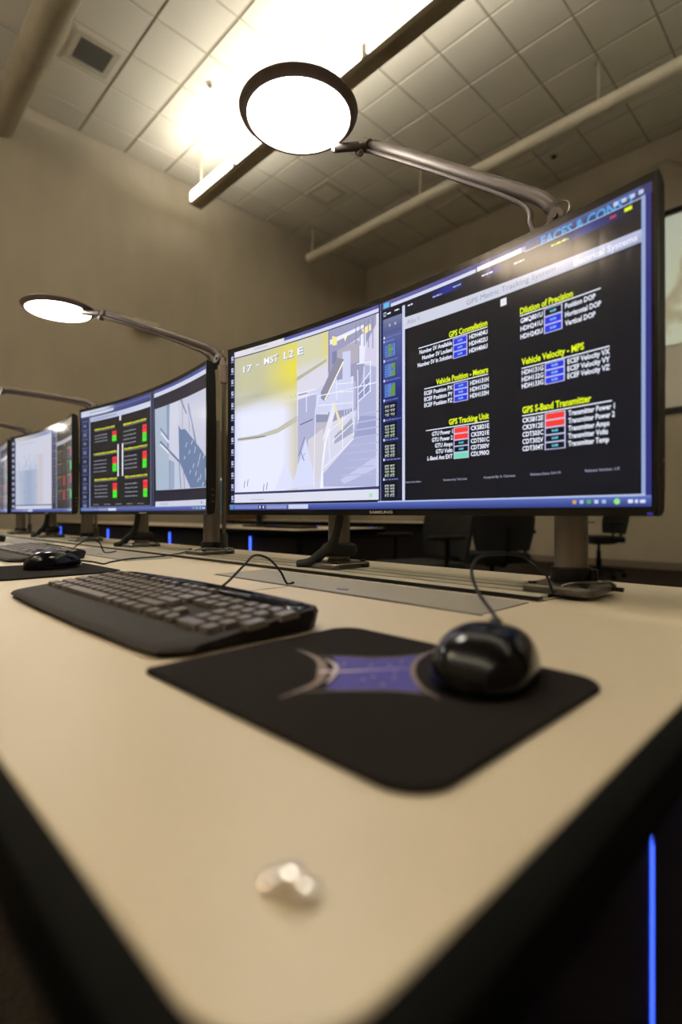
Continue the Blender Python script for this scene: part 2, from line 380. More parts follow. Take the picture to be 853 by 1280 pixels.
# ------------------------------------------------------------------ monitor columns
def column(x, y, label, wrap=False, clip=True):
    t = thing('monitor_column', label, 'monitor stand', (x, y, DZ + .0062), group='steel columns on the desk rail')
    p = MB(); p.prism(rrect(-.055, -.046, .045, .046, .012, 6), 0, .010, bev=.0025); bp = p.build('base_plate', M['baseplate'], t)
    for bx in (-.043, .033):
        for by in (-.034, .034):
            q = MB(); q.cyl((bx, by, .010), (bx, by, .0125), .0055, n=12); q.build('bolt', M['black'], bp)
    q = MB(); q.cyl((.018, -.046, .004), (.018, -.060, .004), .003, n=10); q.build('set_screw', M['black'], bp)
    p = MB(); p.lathe([(.0235, .010), (.0235, .013), (.0212, .016), (.0212, .34), (.0205, .342)], n=48); p.build('pole', M['steel'], t)
    if wrap:
        p = MB(); p.lathe([(.0215, .022), (.030, .021), (.035, .027), (.036, .034), (.033, .042), (.026, .046), (.0215, .045)], n=30); lab(p.build('cable_wrap', M['strap'], t), 'black woven sleeve wrapped round the foot of the pole')
        a = MB(); a.tube(spline([(-.015, -.028, .17), (-.020, -.026, .11), (-.030, -.016, .05), (-.044, .004, .026), (-.052, .024, .010), (-.060, .050, .004)], 6), [.0078] * 12 + [.010] * 19, n=12, flat=.9)
        a.v = [(x_, y_, max(z_, -.004)) for x_, y_, z_ in a.v]
        lab(a.build('cable_sleeve', M['strap'], t), 'black sleeve of cables running down the pole')
    else:
        p = MB(); p.lathe([(.0215, .012), (.0255, .012), (.0265, .014), (.0265, .029), (.0255, .031), (.0215, .031)], n=40); p.build('collar', M['black'], t)
        p = MB(); p.box((-.004, -.034, .013), (.005, -.025, .030)); p.build('collar_clamp', M['black'], t, bevel=.002)
        a = MB(); a.tube(spline([(-.052, -.004, .0035), (-.050, -.012, .0125), (-.036, -.030, .0155), (-.012, -.044, .0145), (.008, -.047, .0135), (.02, -.05, .003)], 6), .0018, n=8)
        lab(a.build('thin_wire', M['baseplate'], t), 'thin grey wire looped over the base plate')
    return t
CX_ = .722
column(CX_, .288, 'bright steel monitor column nearest the camera, right of the mouse cable')
column(CX_, .735, 'steel column wrapped in a black cable sleeve beneath the largest monitor', wrap=True)
column(CX_, 1.205, 'steel column under the right end of the second monitor')
column(CX_, 1.622, 'steel column with black sleeve under the middle of the second monitor', wrap=True)
column(CX_, 2.095, 'steel column showing below the left end of the second monitor', )
column(CX_, 2.53, 'steel column with black sleeve under the middle of the third monitor', wrap=True)
column(CX_, 3.02, 'farthest steel column at the left edge of the photo', )

# ------------------------------------------------------------------ desk lamps
def desk_lamp(J, E, S, Cc, label, lit='disc', group='disc desk lamps'):
    """J: top of the post, E: arm end, S: stem tip under the disc, Cc: disc centre (all relative to eye height)"""
    bx, by = J[0], J[1] - .03
    o = Vector((bx, by, DZ)); o.z += .0062; t = thing('desk_lamp', label, 'desk lamp', tuple(o), group=group)
    g = lambda p: Vector((p[0], p[1], p[2] + CZ)) - o
    J, E, S, Cc = g(J), g(E), g(S), g(Cc)
    p = MB(); p.prism(rrect(-.022, -.02, .022, .02, .006, 4), .0, .012, bev=.002); p.cyl((0, 0, .012), (0, 0, .05), .010, n=20); p.build('clamp_base', M['baseplate'], t)
    p = MB(); p.cyl((0, 0, .045), (0, 0, J.z - .07), .0055, n=16); p.build('post', M['steel'], t)
    p = MB(); p.cyl((0, 0, J.z - .085), (0, 0, J.z - .035), .0095, n=18, bev=.002); p.tube(spline([(0, 0, J.z - .045), (0, .006, J.z - .03), (0, .014, J.z - .016)], 5), [.0095] * 5 + [.008] * 6, n=12); p.build('post_sleeve', M['lamp_dark'], t)
    # knuckle: two cheeks, pin, ring spring
    side = Vector((1, 0, 0)); K = Vector((0, .018, J.z - .016))
    p = MB()
    for s_ in (-.009, .009):
        p.cyl(K + side * (s_ - .003), K + side * (s_ + .003), .0125, n=24, bev=.001)
    p.cyl(K - side * .016, K + side * .016, .004, n=12)
    K2 = K + Vector((0, .034, -.012)); p.cyl(K2 - side * .009, K2 + side * .009, .0085, n=20, bev=.001)
    p.tube([K, K2], .0065, n=10); kn = p.build('knuckle', M['lamp_metal'], t)
    p = MB(); p.tube([K + Vector((.0, math.cos(a) * .012 - .004, .012 + math.sin(a) * .012)) for a in [i * PI / 10 for i in range(-4, 15)]], .0013, n=8); p.build('spring_ring', M['steel'], kn)
    # arm: flattened tube that dips down into the knuckle, with a thin link below it
    d = (E - K).normalized(); up = Vector((0, 0, 1)); up = (up - d * up.dot(d)).normalized(); L = (E - K).length
    A1 = K + d * .048 + up * .016
    p = MB(); path = spline([K, K + d * .022 + up * .010, A1, K + d * .09 + up * .016, K + d * (L * .5) + up * .012, E - d * .05 + up * .007, E], 7)
    p.tube(path, [.0085] * 7 + [.0104] * (len(path) - 12) + [.0090] * 5, n=18, flat=.72); ar = p.build('arm', M['lamp_metal'], t, ang=60)
    p = MB(); p.tube(spline([K2, K2 + d * .02 + up * .012, K + d * .075 + up * .001, K + d * (L * .5) + up * .001, E - d * .04 - up * .006, E - up * .009], 7), .0042, n=10); p.build('lower_link', M['lamp_metal'], ar)
    # head pivot
    q = (S - E).normalized(); sd = q.cross(up).normalized()
    p = MB()
    p.cyl(E + up * .004 - sd * .011, E + up * .004 + sd * .011, .0095, n=24, bev=.001); p.cyl(E - up * .012 + q * .010 - sd * .008, E - up * .012 + q * .010 + sd * .008, .0065, n=20, bev=.001)
    p.cyl(E, E + q * .02, .006, n=14); p.build('head_pivot', M['lamp_dark'], t)
    p = MB(); p.cyl(E + q * .018, S, .0082, n=24, bev=.001); st = p.build('head_stem', M['lamp_metal'], t)
    p = MB(); p.cyl(S - q * .0005, S + q * .0022, .0074, n=20); lab(p.build('stem_cap', M['chrome'], st), 'bright round end cap of the stem')
    # disc head
    p = MB(); p.lathe([(.0, .0150), (.060, .0150), (.094, .0140), (.1050, .0115), (.1078, .0075), (.1060, .0035), (.1000, -.0030), (.0970, -.0045), (.0938, -.0040), (.0932, .002), (.0, .002)], Cc, 96); hd = p.build('lamp_head', M['lamp_dark'], t, fix=False)
    bm = bmesh.new(); bm.from_mesh(hd.data); bmesh.ops.recalc_face_normals(bm, faces=bm.faces); bm.to_mesh(hd.data); bm.free()
    p = MB(); p.lathe([(.0, -.0028), (.090, -.0024), (.0930, -.001), (.0930, .0012), (.0, .0015)], Cc, 64); lab(p.build('light_diffuser', M[lit], hd), 'glowing round diffuser')
    nk = MB(); v = Vector((S.x, S.y, Cc.z + .001)); nk.cyl(v + Vector((0, 0, .001)), Vector((S.x, S.y, S.z + .004)), .0045, n=14); nk.build('stem_socket', M['lamp_metal'], st)
    return t
desk_lamp((.765, .335, .444), (.775, .711, .732), (.714, .741, .712), (.624, .740, .725), 'disc lamp with lit round head directly above the largest monitor')
desk_lamp((.765, 1.245, .43), (.623, 1.665, .612), (.592, 1.752, .632), (.545, 1.835, .648), 'disc lamp with lit flat head over the second monitor, left side of photo')
desk_lamp((.765, 2.155, .43), (.554, 2.576, .518), (.53, 2.66, .532), (.47, 2.77, .55), 'desk lamp rising behind the third monitor, only its arm in view')
desk_lamp((.765, 3.065, .43), (.554, 3.486, .518), (.53, 3.57, .532), (.47, 3.68, .55), 'farthest desk lamp, short piece of arm at the left edge')

# ------------------------------------------------------------------ keyboards
def keyboard(loc, rz, label, small=False):
    t = thing('keyboard', label, 'keyboard', loc, rz, group='black keyboards on the console desk')
    # local: x from left to right (0 - .45), y from front to back (0 - .175)
    W, D = .45, .180
    def zt(y): return .0085 + .0135 * (y / D)
    n = 30; b = MB(); rows = []
    fr = lambda u: .006 * (2 * u - 1) ** 2            # front edge curves back at the ends
    ys = [0, .004, .010, .045, .052, .10, .15, .168, .176, .180]
    for i in range(n + 1):
        u = i / n; x = u * W; inset = 0
        e = min(x, W - x); cr = .022
        sh = (cr - math.sqrt(max(cr * cr - (cr - e) ** 2, 0))) if e < cr else 0
        y0 = fr(u) + sh; y1 = D - sh * .8 - .010 * (2 * u - 1) ** 2
        col = []
        for k, y in enumerate(ys):
            yy = y0 + (y1 - y0) * y / D
            z = zt(y)
            if k == 0: z = .0045
            if k == 1: z = zt(y) - .0012
            if k == 9: z = zt(y) - .006
            if k == 8: z = zt(y) - .0008
            if 3 < k < 7 and .012 < x < W - .012: z -= .0015
            col.append((x, yy, z))
        rows.append(col)
    m = len(ys); vs = [p for c in rows for p in c]
    fs = [(i * m + k, (i + 1) * m + k, (i + 1) * m + k + 1, i * m + k + 1) for i in range(n) for k in range(m - 1)]
    bot = [(c[k][0] + (.004 if c is rows[0] else (-.004 if c is rows[-1] else 0)), c[k][1] + (.004 if k == 0 else (-.005 if k == m - 1 else 0)), .0012) for c in rows for k in range(m)]
    o = len(vs); vs += bot
    fs += [tuple(o + q for q in reversed(f)) for f in fs]
    for k in range(m - 1):
        fs.append((k, k + 1, o + k + 1, o + k)); a = n * m; fs.append((a + k + 1, a + k, o + a + k, o + a + k + 1))
    for i in range(n):
        fs.append((i * m, o + i * m, o + (i + 1) * m, (i + 1) * m)); a = m - 1; fs.append((i * m + a, (i + 1) * m + a, o + (i + 1) * m + a, o + i * m + a))
    b.add(vs, fs); b.build('keyboard_body', M['kb'], t, ang=30)
    g = MB(); g.add([], [])
    gs = []; 
    for i in range(n + 1):
        u = i / n; x = .008 + u * (W - .016)
        e = min(u, 1 - u) * W; yb = D - .0065 - .010 * (2 * u - 1) ** 2 - (max(0, .02 - e) * .4)
        for y in (yb - .024, yb): gs.append((x, y, zt(y) + .0006))
    g.add(gs, [(2 * i, 2 * i + 2, 2 * i + 3, 2 * i + 1) for i in range(n)])
    gp = g.build('media_strip', M['gloss'], t); so = gp.modifiers.new('Solidify', 'SOLIDIFY'); so.thickness = .001; so.offset = 0; lab(gp, 'glossy black strip along the back edge')
    # keys
    def keymesh(w, d, h=.0056):
        k = MB(); a = w / 2 - .0014; c = d / 2 - .0014; q = .0022
        k.add([(-a, -c, 0), (a, -c, 0), (a, c, 0), (-a, c, 0), (-a + q, -c + q * .8, h), (a - q, -c + q * .8, h), (a - q, c - q * .6, h * 1.05), (-a + q, c - q * .6, h * 1.05)], [(0, 3, 2, 1), (4, 5, 6, 7), (0, 1, 5, 4), (1, 2, 6, 5), (2, 3, 7, 6), (3, 0, 4, 7)])
        return k
    cache = {}
    P = .0195; tilt = math.atan(.0135 / D); cnt = [0]; rest = MB()
    order = []
    def put(x, y, w=1.0, d=1.0): order.append((x + w * P / 2, y, w, d))
    x0 = .016; yb = .057
    R = [
        [(0, 1.25), (1.25, 1.25), (2.5, 1.25), (3.75, 6.25), (10, 1.25), (11.25, 1.25), (12.5, 1.25), (13.75, 1.25)],
        [(0, 2.25)] + [(2.25 + i, 1) for i in range(10)] + [(12.25, 2.75)],
        [(0, 1.75)] + [(1.75 + i, 1) for i in range(11)] + [(12.75, 2.25)],
        [(0, 1.5)] + [(1.5 + i, 1) for i in range(12)] + [(13.5, 1.5)],
        [(i, 1) for i in range(13)] + [(13, 2)],
    ]
    for r_, row in enumerate(R):
        for a, w in row: put(x0 + a * P, yb + r_ * .0172, w)
    xn = x0 + 15.3 * P
    for a in (0, 1, 2): put(xn + a * P, yb, 1)
    put(xn + P, yb + .0172, 1)
    for r_ in (3, 4):
        for a in range(3): put(xn + a * P, yb + r_ * .0172)
    xp = x0 + 18.55 * P
    put(xp, yb, 2); put(xp + 2 * P, yb)
    for r_ in (1, 2, 3, 4):
        for a in range(3): put(xp + a * P, yb + r_ * .0172)
        if r_ in (2, 4): put(xp + 3 * P, yb + r_ * .0172 - .0086 + .004, 1, 1.4)
    for i in range(12): put(x0 + (1.5 + i + (i // 4) * .5 - .25) * P, yb + 5 * .0172 + .002, 1, .7)
    put(x0, yb + 5 * .0172 + .002, 1, .7)
    protos = {}
    order.sort(key=lambda q: -q[0])
    for q, (x, y, w, d) in enumerate(order):
        z = zt(y) - .0014
        if q < 100:
            key = (w, d)
            if key not in protos:
                protos[key] = keymesh(w * P, d * .0172).build('key', M['key'], t, smooth=False); o = protos[key]
                bv = o.modifiers.new('Bevel', 'BEVEL'); bv.width = .0008; bv.segments = 2
            else:
                o = protos[key].copy(); COL.objects.link(o); o.parent = t
            o.location = (x, y, z); o.rotation_euler = (tilt, 0, 0)
        else:
            k = keymesh(w * P, d * .0172); rest.add([(a + x, b_ + y, c + z + math.tan(tilt) * b_) for a, b_, c in k.v], k.f)
    if rest.v:
        o = rest.build('small_keys', M['key'], t, smooth=False); o['kind'] = 'stuff'
    for i in range(4):
        mb = MB(); mb.prism(rrect(W - .105 + i * .0205, .1525, W - .087 + i * .0205, .163, .003, 3), zt(.158) + .0010, zt(.158) + .0026, bev=.0005); mb.build('media_key', M['gloss'], t)
    for i in range(5):
        mb = MB(); mb.prism(rrect(.07 + i * .045, .1545, .108 + i * .045, .164, .003, 3), zt(.158) + .0010, zt(.158) + .0026, bev=.0005); mb.build('media_key', M['gloss'], t)
    return t
def pose(o, p0, p1):   # p0: front-left corner, p1: front-right corner on the desk
    pass
# local x runs left->right for the typist, i.e. world -Y
keyboard((.172, .812, DZ), -PI / 2 + .0, 'black keyboard on cream desk, largest one, touching the mouse pad with printed emblem')
keyboard((.300, 1.785, DZ), -PI / 2 - .02, 'second black keyboard, beyond the second mouse at left')
keyboard((.345, 2.80, DZ), -PI / 2, 'farthest black keyboard, its corner at the left photo edge')

def cord(name, label, pts, r=.0017, group=None):
    o = Vector((pts[0][0], pts[0][1], DZ)); c = MB(); c.tube([p - o for p in spline([(a, b, DZ + z) for a, b, z in pts], 10)], r, n=10)
    ob = c.build(name, M['cable'], loc=tuple(o)); return ob
# cords belong to their keyboard or mouse: parented below
def attach(ch, par):
    bpy.context.view_layer.update()
    ch.parent = par; ch.matrix_parent_inverse = par.matrix_world.inverted(); return ch
kbs = [o for o in COL.objects if o.name.startswith('keyboard') and o.type == 'EMPTY']
attach(cord('keyboard_cable', '', [(.351, .575, .014), (.375, .585, .022), (.41, .600, .040), (.44, .618, .050), (.472, .628, .042), (.494, .629, .022), (.506, .628, .003), (.515, .622, .0045)]), kbs[0])
attach(cord('keyboard_cable', '', [(.478, 1.50, .014), (.50, 1.50, .03), (.52, 1.49, .04), (.54, 1.475, .03), (.552, 1.47, .004), (.58, 1.46, .0065)]), kbs[1])

# ------------------------------------------------------------------ mouse pads
def mouse_pad(x0, y0, x1, y1, rz, label, emblem=True, rr=.024):
    w, h = x1 - x0, y1 - y0
    t = thing('mouse_pad', label, 'mouse pad', ((x0 + x1) / 2, (y0 + y1) / 2, DZ), rz)
    p = MB(); p.prism(rrect(-w / 2, -h / 2, w / 2, h / 2, rr, 10), .0002, .0032, bev=.0009); p.build('pad_sheet', M['pad'], t)
    return t, ((x0 + x1) / 2, (y0 + y1) / 2)
padA, pc = mouse_pad(.158, .1175, .3565, .352, 0, 'black mouse pad with blue and grey printed emblem under the large mouse', rr=[.022, .006, .022, .022])
def flat(name, polys, m, par, z, c, thick=.0001):
    b = MB()
    for P_ in polys:
        n = len(P_); b.add([(x - c[0], y - c[1], z) for x, y in P_] , [tuple(range(n))])
    o = b.build(name, m, par, fix=False); 
    for f in o.data.polygons:
        pass
    bm = bmesh.new(); bm.from_mesh(o.data); bmesh.ops.triangulate(bm, faces=bm.faces)
    for f in bm.faces:
        f.normal_update()
        if f.normal.z < 0: f.normal_flip()
    bm.to_mesh(o.data); bm.free(); return o
def ribbon(pts, ws):
    P_ = [Vector((a, b, 0)) for a, b in pts]; S_ = spline(P_, 8); n = len(S_); L_, R_ = [], []
    for i, p in enumerate(S_):
        t_ = (S_[min(i + 1, n - 1)] - S_[max(0, i - 1)]).normalized(); nn = Vector((-t_.y, t_.x, 0))
        u = i / (n - 1) * (len(ws) - 1); k = min(int(u), len(ws) - 2); w = ws[k] + (ws[k + 1] - ws[k]) * (u - k)
        L_.append((p.x + nn.x * w / 2, p.y + nn.y * w / 2)); R_.append((p.x - nn.x * w / 2, p.y - nn.y * w / 2))
    return [[L_[i], L_[i + 1], R_[i + 1], R_[i]] for i in range(n - 1)]
# blue hourglass with concave ends, grey swooshes, pale dart
blue = [(.2716, .2842), (.262, .270), (.2520, .2560), (.238, .244), (.2165, .2330), (.2270, .2190), (.2386, .2113), (.247, .200), (.2530, .188), (.2600, .1960), (.270, .208), (.2850, .2200), (.305, .230), (.3250, .2360), (.306, .2440), (.2884, .2554), (.280, .268)]
fb = flat('emblem_field', [blue], M['pad_blue'], padA, .00335, pc); lab(fb, 'blue printed field of the emblem')
gr = ribbon([(.2644, .3173), (.262, .297), (.2545, .278), (.2396, .260), (.2199, .2445), (.1881, .2400)], [.0005, .004, .006, .007, .005, .001])
gr += ribbon([(.3460, .2400), (.316, .236), (.2855, .2197), (.2622, .1962), (.252, .175)], [.0015, .003, .0035, .003, .001])
gr += ribbon([(.262, .290), (.278, .274), (.2900, .2580), (.306, .2460), (.330, .238)], [.001, .0016, .002, .0016, .001])
gr += ribbon([(.205, .238), (.2200, .2260), (.2370, .2095), (.247, .198), (.2535, .184)], [.001, .0016, .002, .0016, .001])
lab(flat('emblem_swoosh', gr, M['pad_grey'], padA, .0034, pc), 'grey printed arcs of the emblem')
wt = ribbon([(.2384, .2611), (.2480, .2520), (.2678, .2372), (.288, .224)], [.0065, .0035, .0016, .0003])
wt += ribbon([(.262, .281), (.2560, .2640), (.2410, .2500), (.2250, .2400)], [.0008, .0035, .0035, .0008])
for a, b_ in ((.262, .262), (.255, .228), (.272, .246), (.264, .218), (.283, .238), (.248, .214), (.275, .2265), (.2466, .2290), (.296, .238), (.2625, .2405)):
    wt.append([(a + .0011 * math.cos(q * PI / 3), b_ + .0011 * math.sin(q * PI / 3)) for q in range(6)])
lab(flat('emblem_dart', wt, M['pad_white'], padA, .00348, pc), 'pale printed dart and stars of the emblem')
padB, _ = mouse_pad(.20, .985, .405, 1.235, 0, 'plain black mouse pad beneath the smaller second mouse at left', rr=.02)
q = ribbon([(.335, 1.04), (.318, 1.035), (.300, 1.045)], [.001, .003, .001]); lab(flat('printed_arc', q, M['pad_grey'], padB, .0034, (.3025, 1.11)), 'small grey printed arc')

# ------------------------------------------------------------------ mice
def mouse(loc, rz, label, cable_pts, L=.106, W=.068, Hh=.0325):
    t = thing('computer_mouse', label, 'mouse', loc, rz, group=None)
    nu, nv = 28, 28
    def surf(s, a):     # s 0..1 from tail to nose, a 0..PI across
        x = (s - .45) * L
        e = 2 * s - 1
        half = W / 2 * (1 - abs(e) ** 2.6) ** .5 * (1 - .10 * s)
        top = Hh * (max(0, 1 - abs((s - .42) / (.42 if s < .42 else .60)) ** 2.3)) ** .55 * (1 if s < .42 else 1 - .05 * (s - .42))
        c, d = math.cos(a), math.sin(a)
        y = half * (abs(c) ** .75) * (1 if c > 0 else -1)
        z = top * (abs(d) ** .85)
        return (x, y, .0022 + z)
    b = MB(); vs = []
    for i in range(nu + 1):
        s = .5 - .5 * math.cos(PI * i / nu); s = min(max(s, .0005), .9995)
        for k in range(nv + 1): vs.append(surf(s, PI * k / nv))
    m = nv + 1
    fs = [(i * m + k, (i + 1) * m + k, (i + 1) * m + k + 1, i * m + k + 1) for i in range(nu) for k in range(nv)]
    for i in range(nu): fs.append((i * m, i * m + nv, (i + 1) * m + nv, (i + 1) * m))
    b.add(vs, fs); b.build('mouse_shell', M['gloss'], t, ang=80)
    # lower skirt
    sk = MB(); pts = []
    for i in range(40):
        a = 2 * PI * i / 40; s = .5 + .5 * math.cos(a); x = (s - .45) * L * .985
        half = W / 2 * (1 - abs(2 * s - 1) ** 2.6) ** .5 * (1 - .10 * s) * .97
        pts.append((x, half if i < 20 else -half))
    sk.prism(pts, .0004, .0075); sk.build('mouse_base', M['black'], t)
    # button split and wheel
    g = MB(); gp = [Vector(surf(s, PI / 2)) + Vector((0, 0, .0001)) for s in [.56 + .42 * i / 14 for i in range(15)]]
    g.tube(gp, .0006, n=6); g.build('button_gap', M['black'], t)
    p = Vector(surf(.74, PI / 2)); w = MB(); w.lathe([(.0, -.0035), (.0095, -.0035), (.0105, -.002), (.0105, .002), (.0095, .0035), (.0, .0035)], (p.x, 0, p.z - .0065), 28, (0, 1, 0)); w.build('scroll_wheel', M['black'], t)
    # cable in world coordinates
    c = MB(); R_ = Matrix.Rotation(-rz, 3, 'Z'); o = Vector(loc)
    c.tube([R_ @ (p - o) for p in spline([(a, b_, DZ + z) for a, b_, z in cable_pts], 10)], .0017, n=10); c.build('mouse_cable', M['cable'], t)
    return t
ma = .30; mc = (.3050, .1760)
nose = Vector((mc[0] + math.cos(ma) * .061, mc[1] + math.sin(ma) * .061, 0))
mouse((mc[0], mc[1], DZ + .0032), ma, 'large glossy black mouse on the emblem mouse pad in the foreground',
      [(nose.x - .006, nose.y - .002, .016), (nose.x + .014, nose.y + .010, .022), (.440, .262, .036), (.476, .290, .053), (.520, .300, .064), (.575, .285, .060), (.625, .280, .036), (.655, .284, .009), (.667, .287, .0115)])
mouse((.318, 1.120, DZ + .0032), .15, 'smaller glossy black mouse on the plain pad at left, beyond the large keyboard',
      [(.376, 1.128, .014), (.400, 1.130, .010), (.43, 1.15, .0025), (.46, 1.19, .002), (.52, 1.225, .0035), (.60, 1.24, .0035), (.66, 1.245, .009), (.69, 1.25, .018)])

# shiny stud at the desk corner
t = thing('metal_stud', 'small shiny silver stud lying near the front corner of the cream desk', 'stud', (.0965, .1185, DZ))
ax = Vector((.36, -.93, 0)).normalized()
def stud_dome(off, r, z0, h, R_, nm):
    pr = [(r * .80, z0), (r, z0 + h * .25), (r, z0 + h * .70)] + [(r * .98 * math.cos(q * PI / 16), z0 + h * .78 + (R_ - math.sqrt(R_ * R_ - (r * .98) ** 2)) * (1 - math.cos(q * PI / 16) ** 2)) for q in range(9)]
    pr[-1] = (0, pr[-1][1]); m_ = MB(); m_.lathe(pr, ax * off, 40); return m_.build(nm, M['chrome'], t, ang=60)
stud_dome(-.0048, .0042, 0, .0036, .009, 'stud_cap')
stud_dome(.0, .0040, 0, .0072, .011, 'stud_dome')
stud_dome(.0048, .0042, 0, .0036, .009, 'stud_cap')

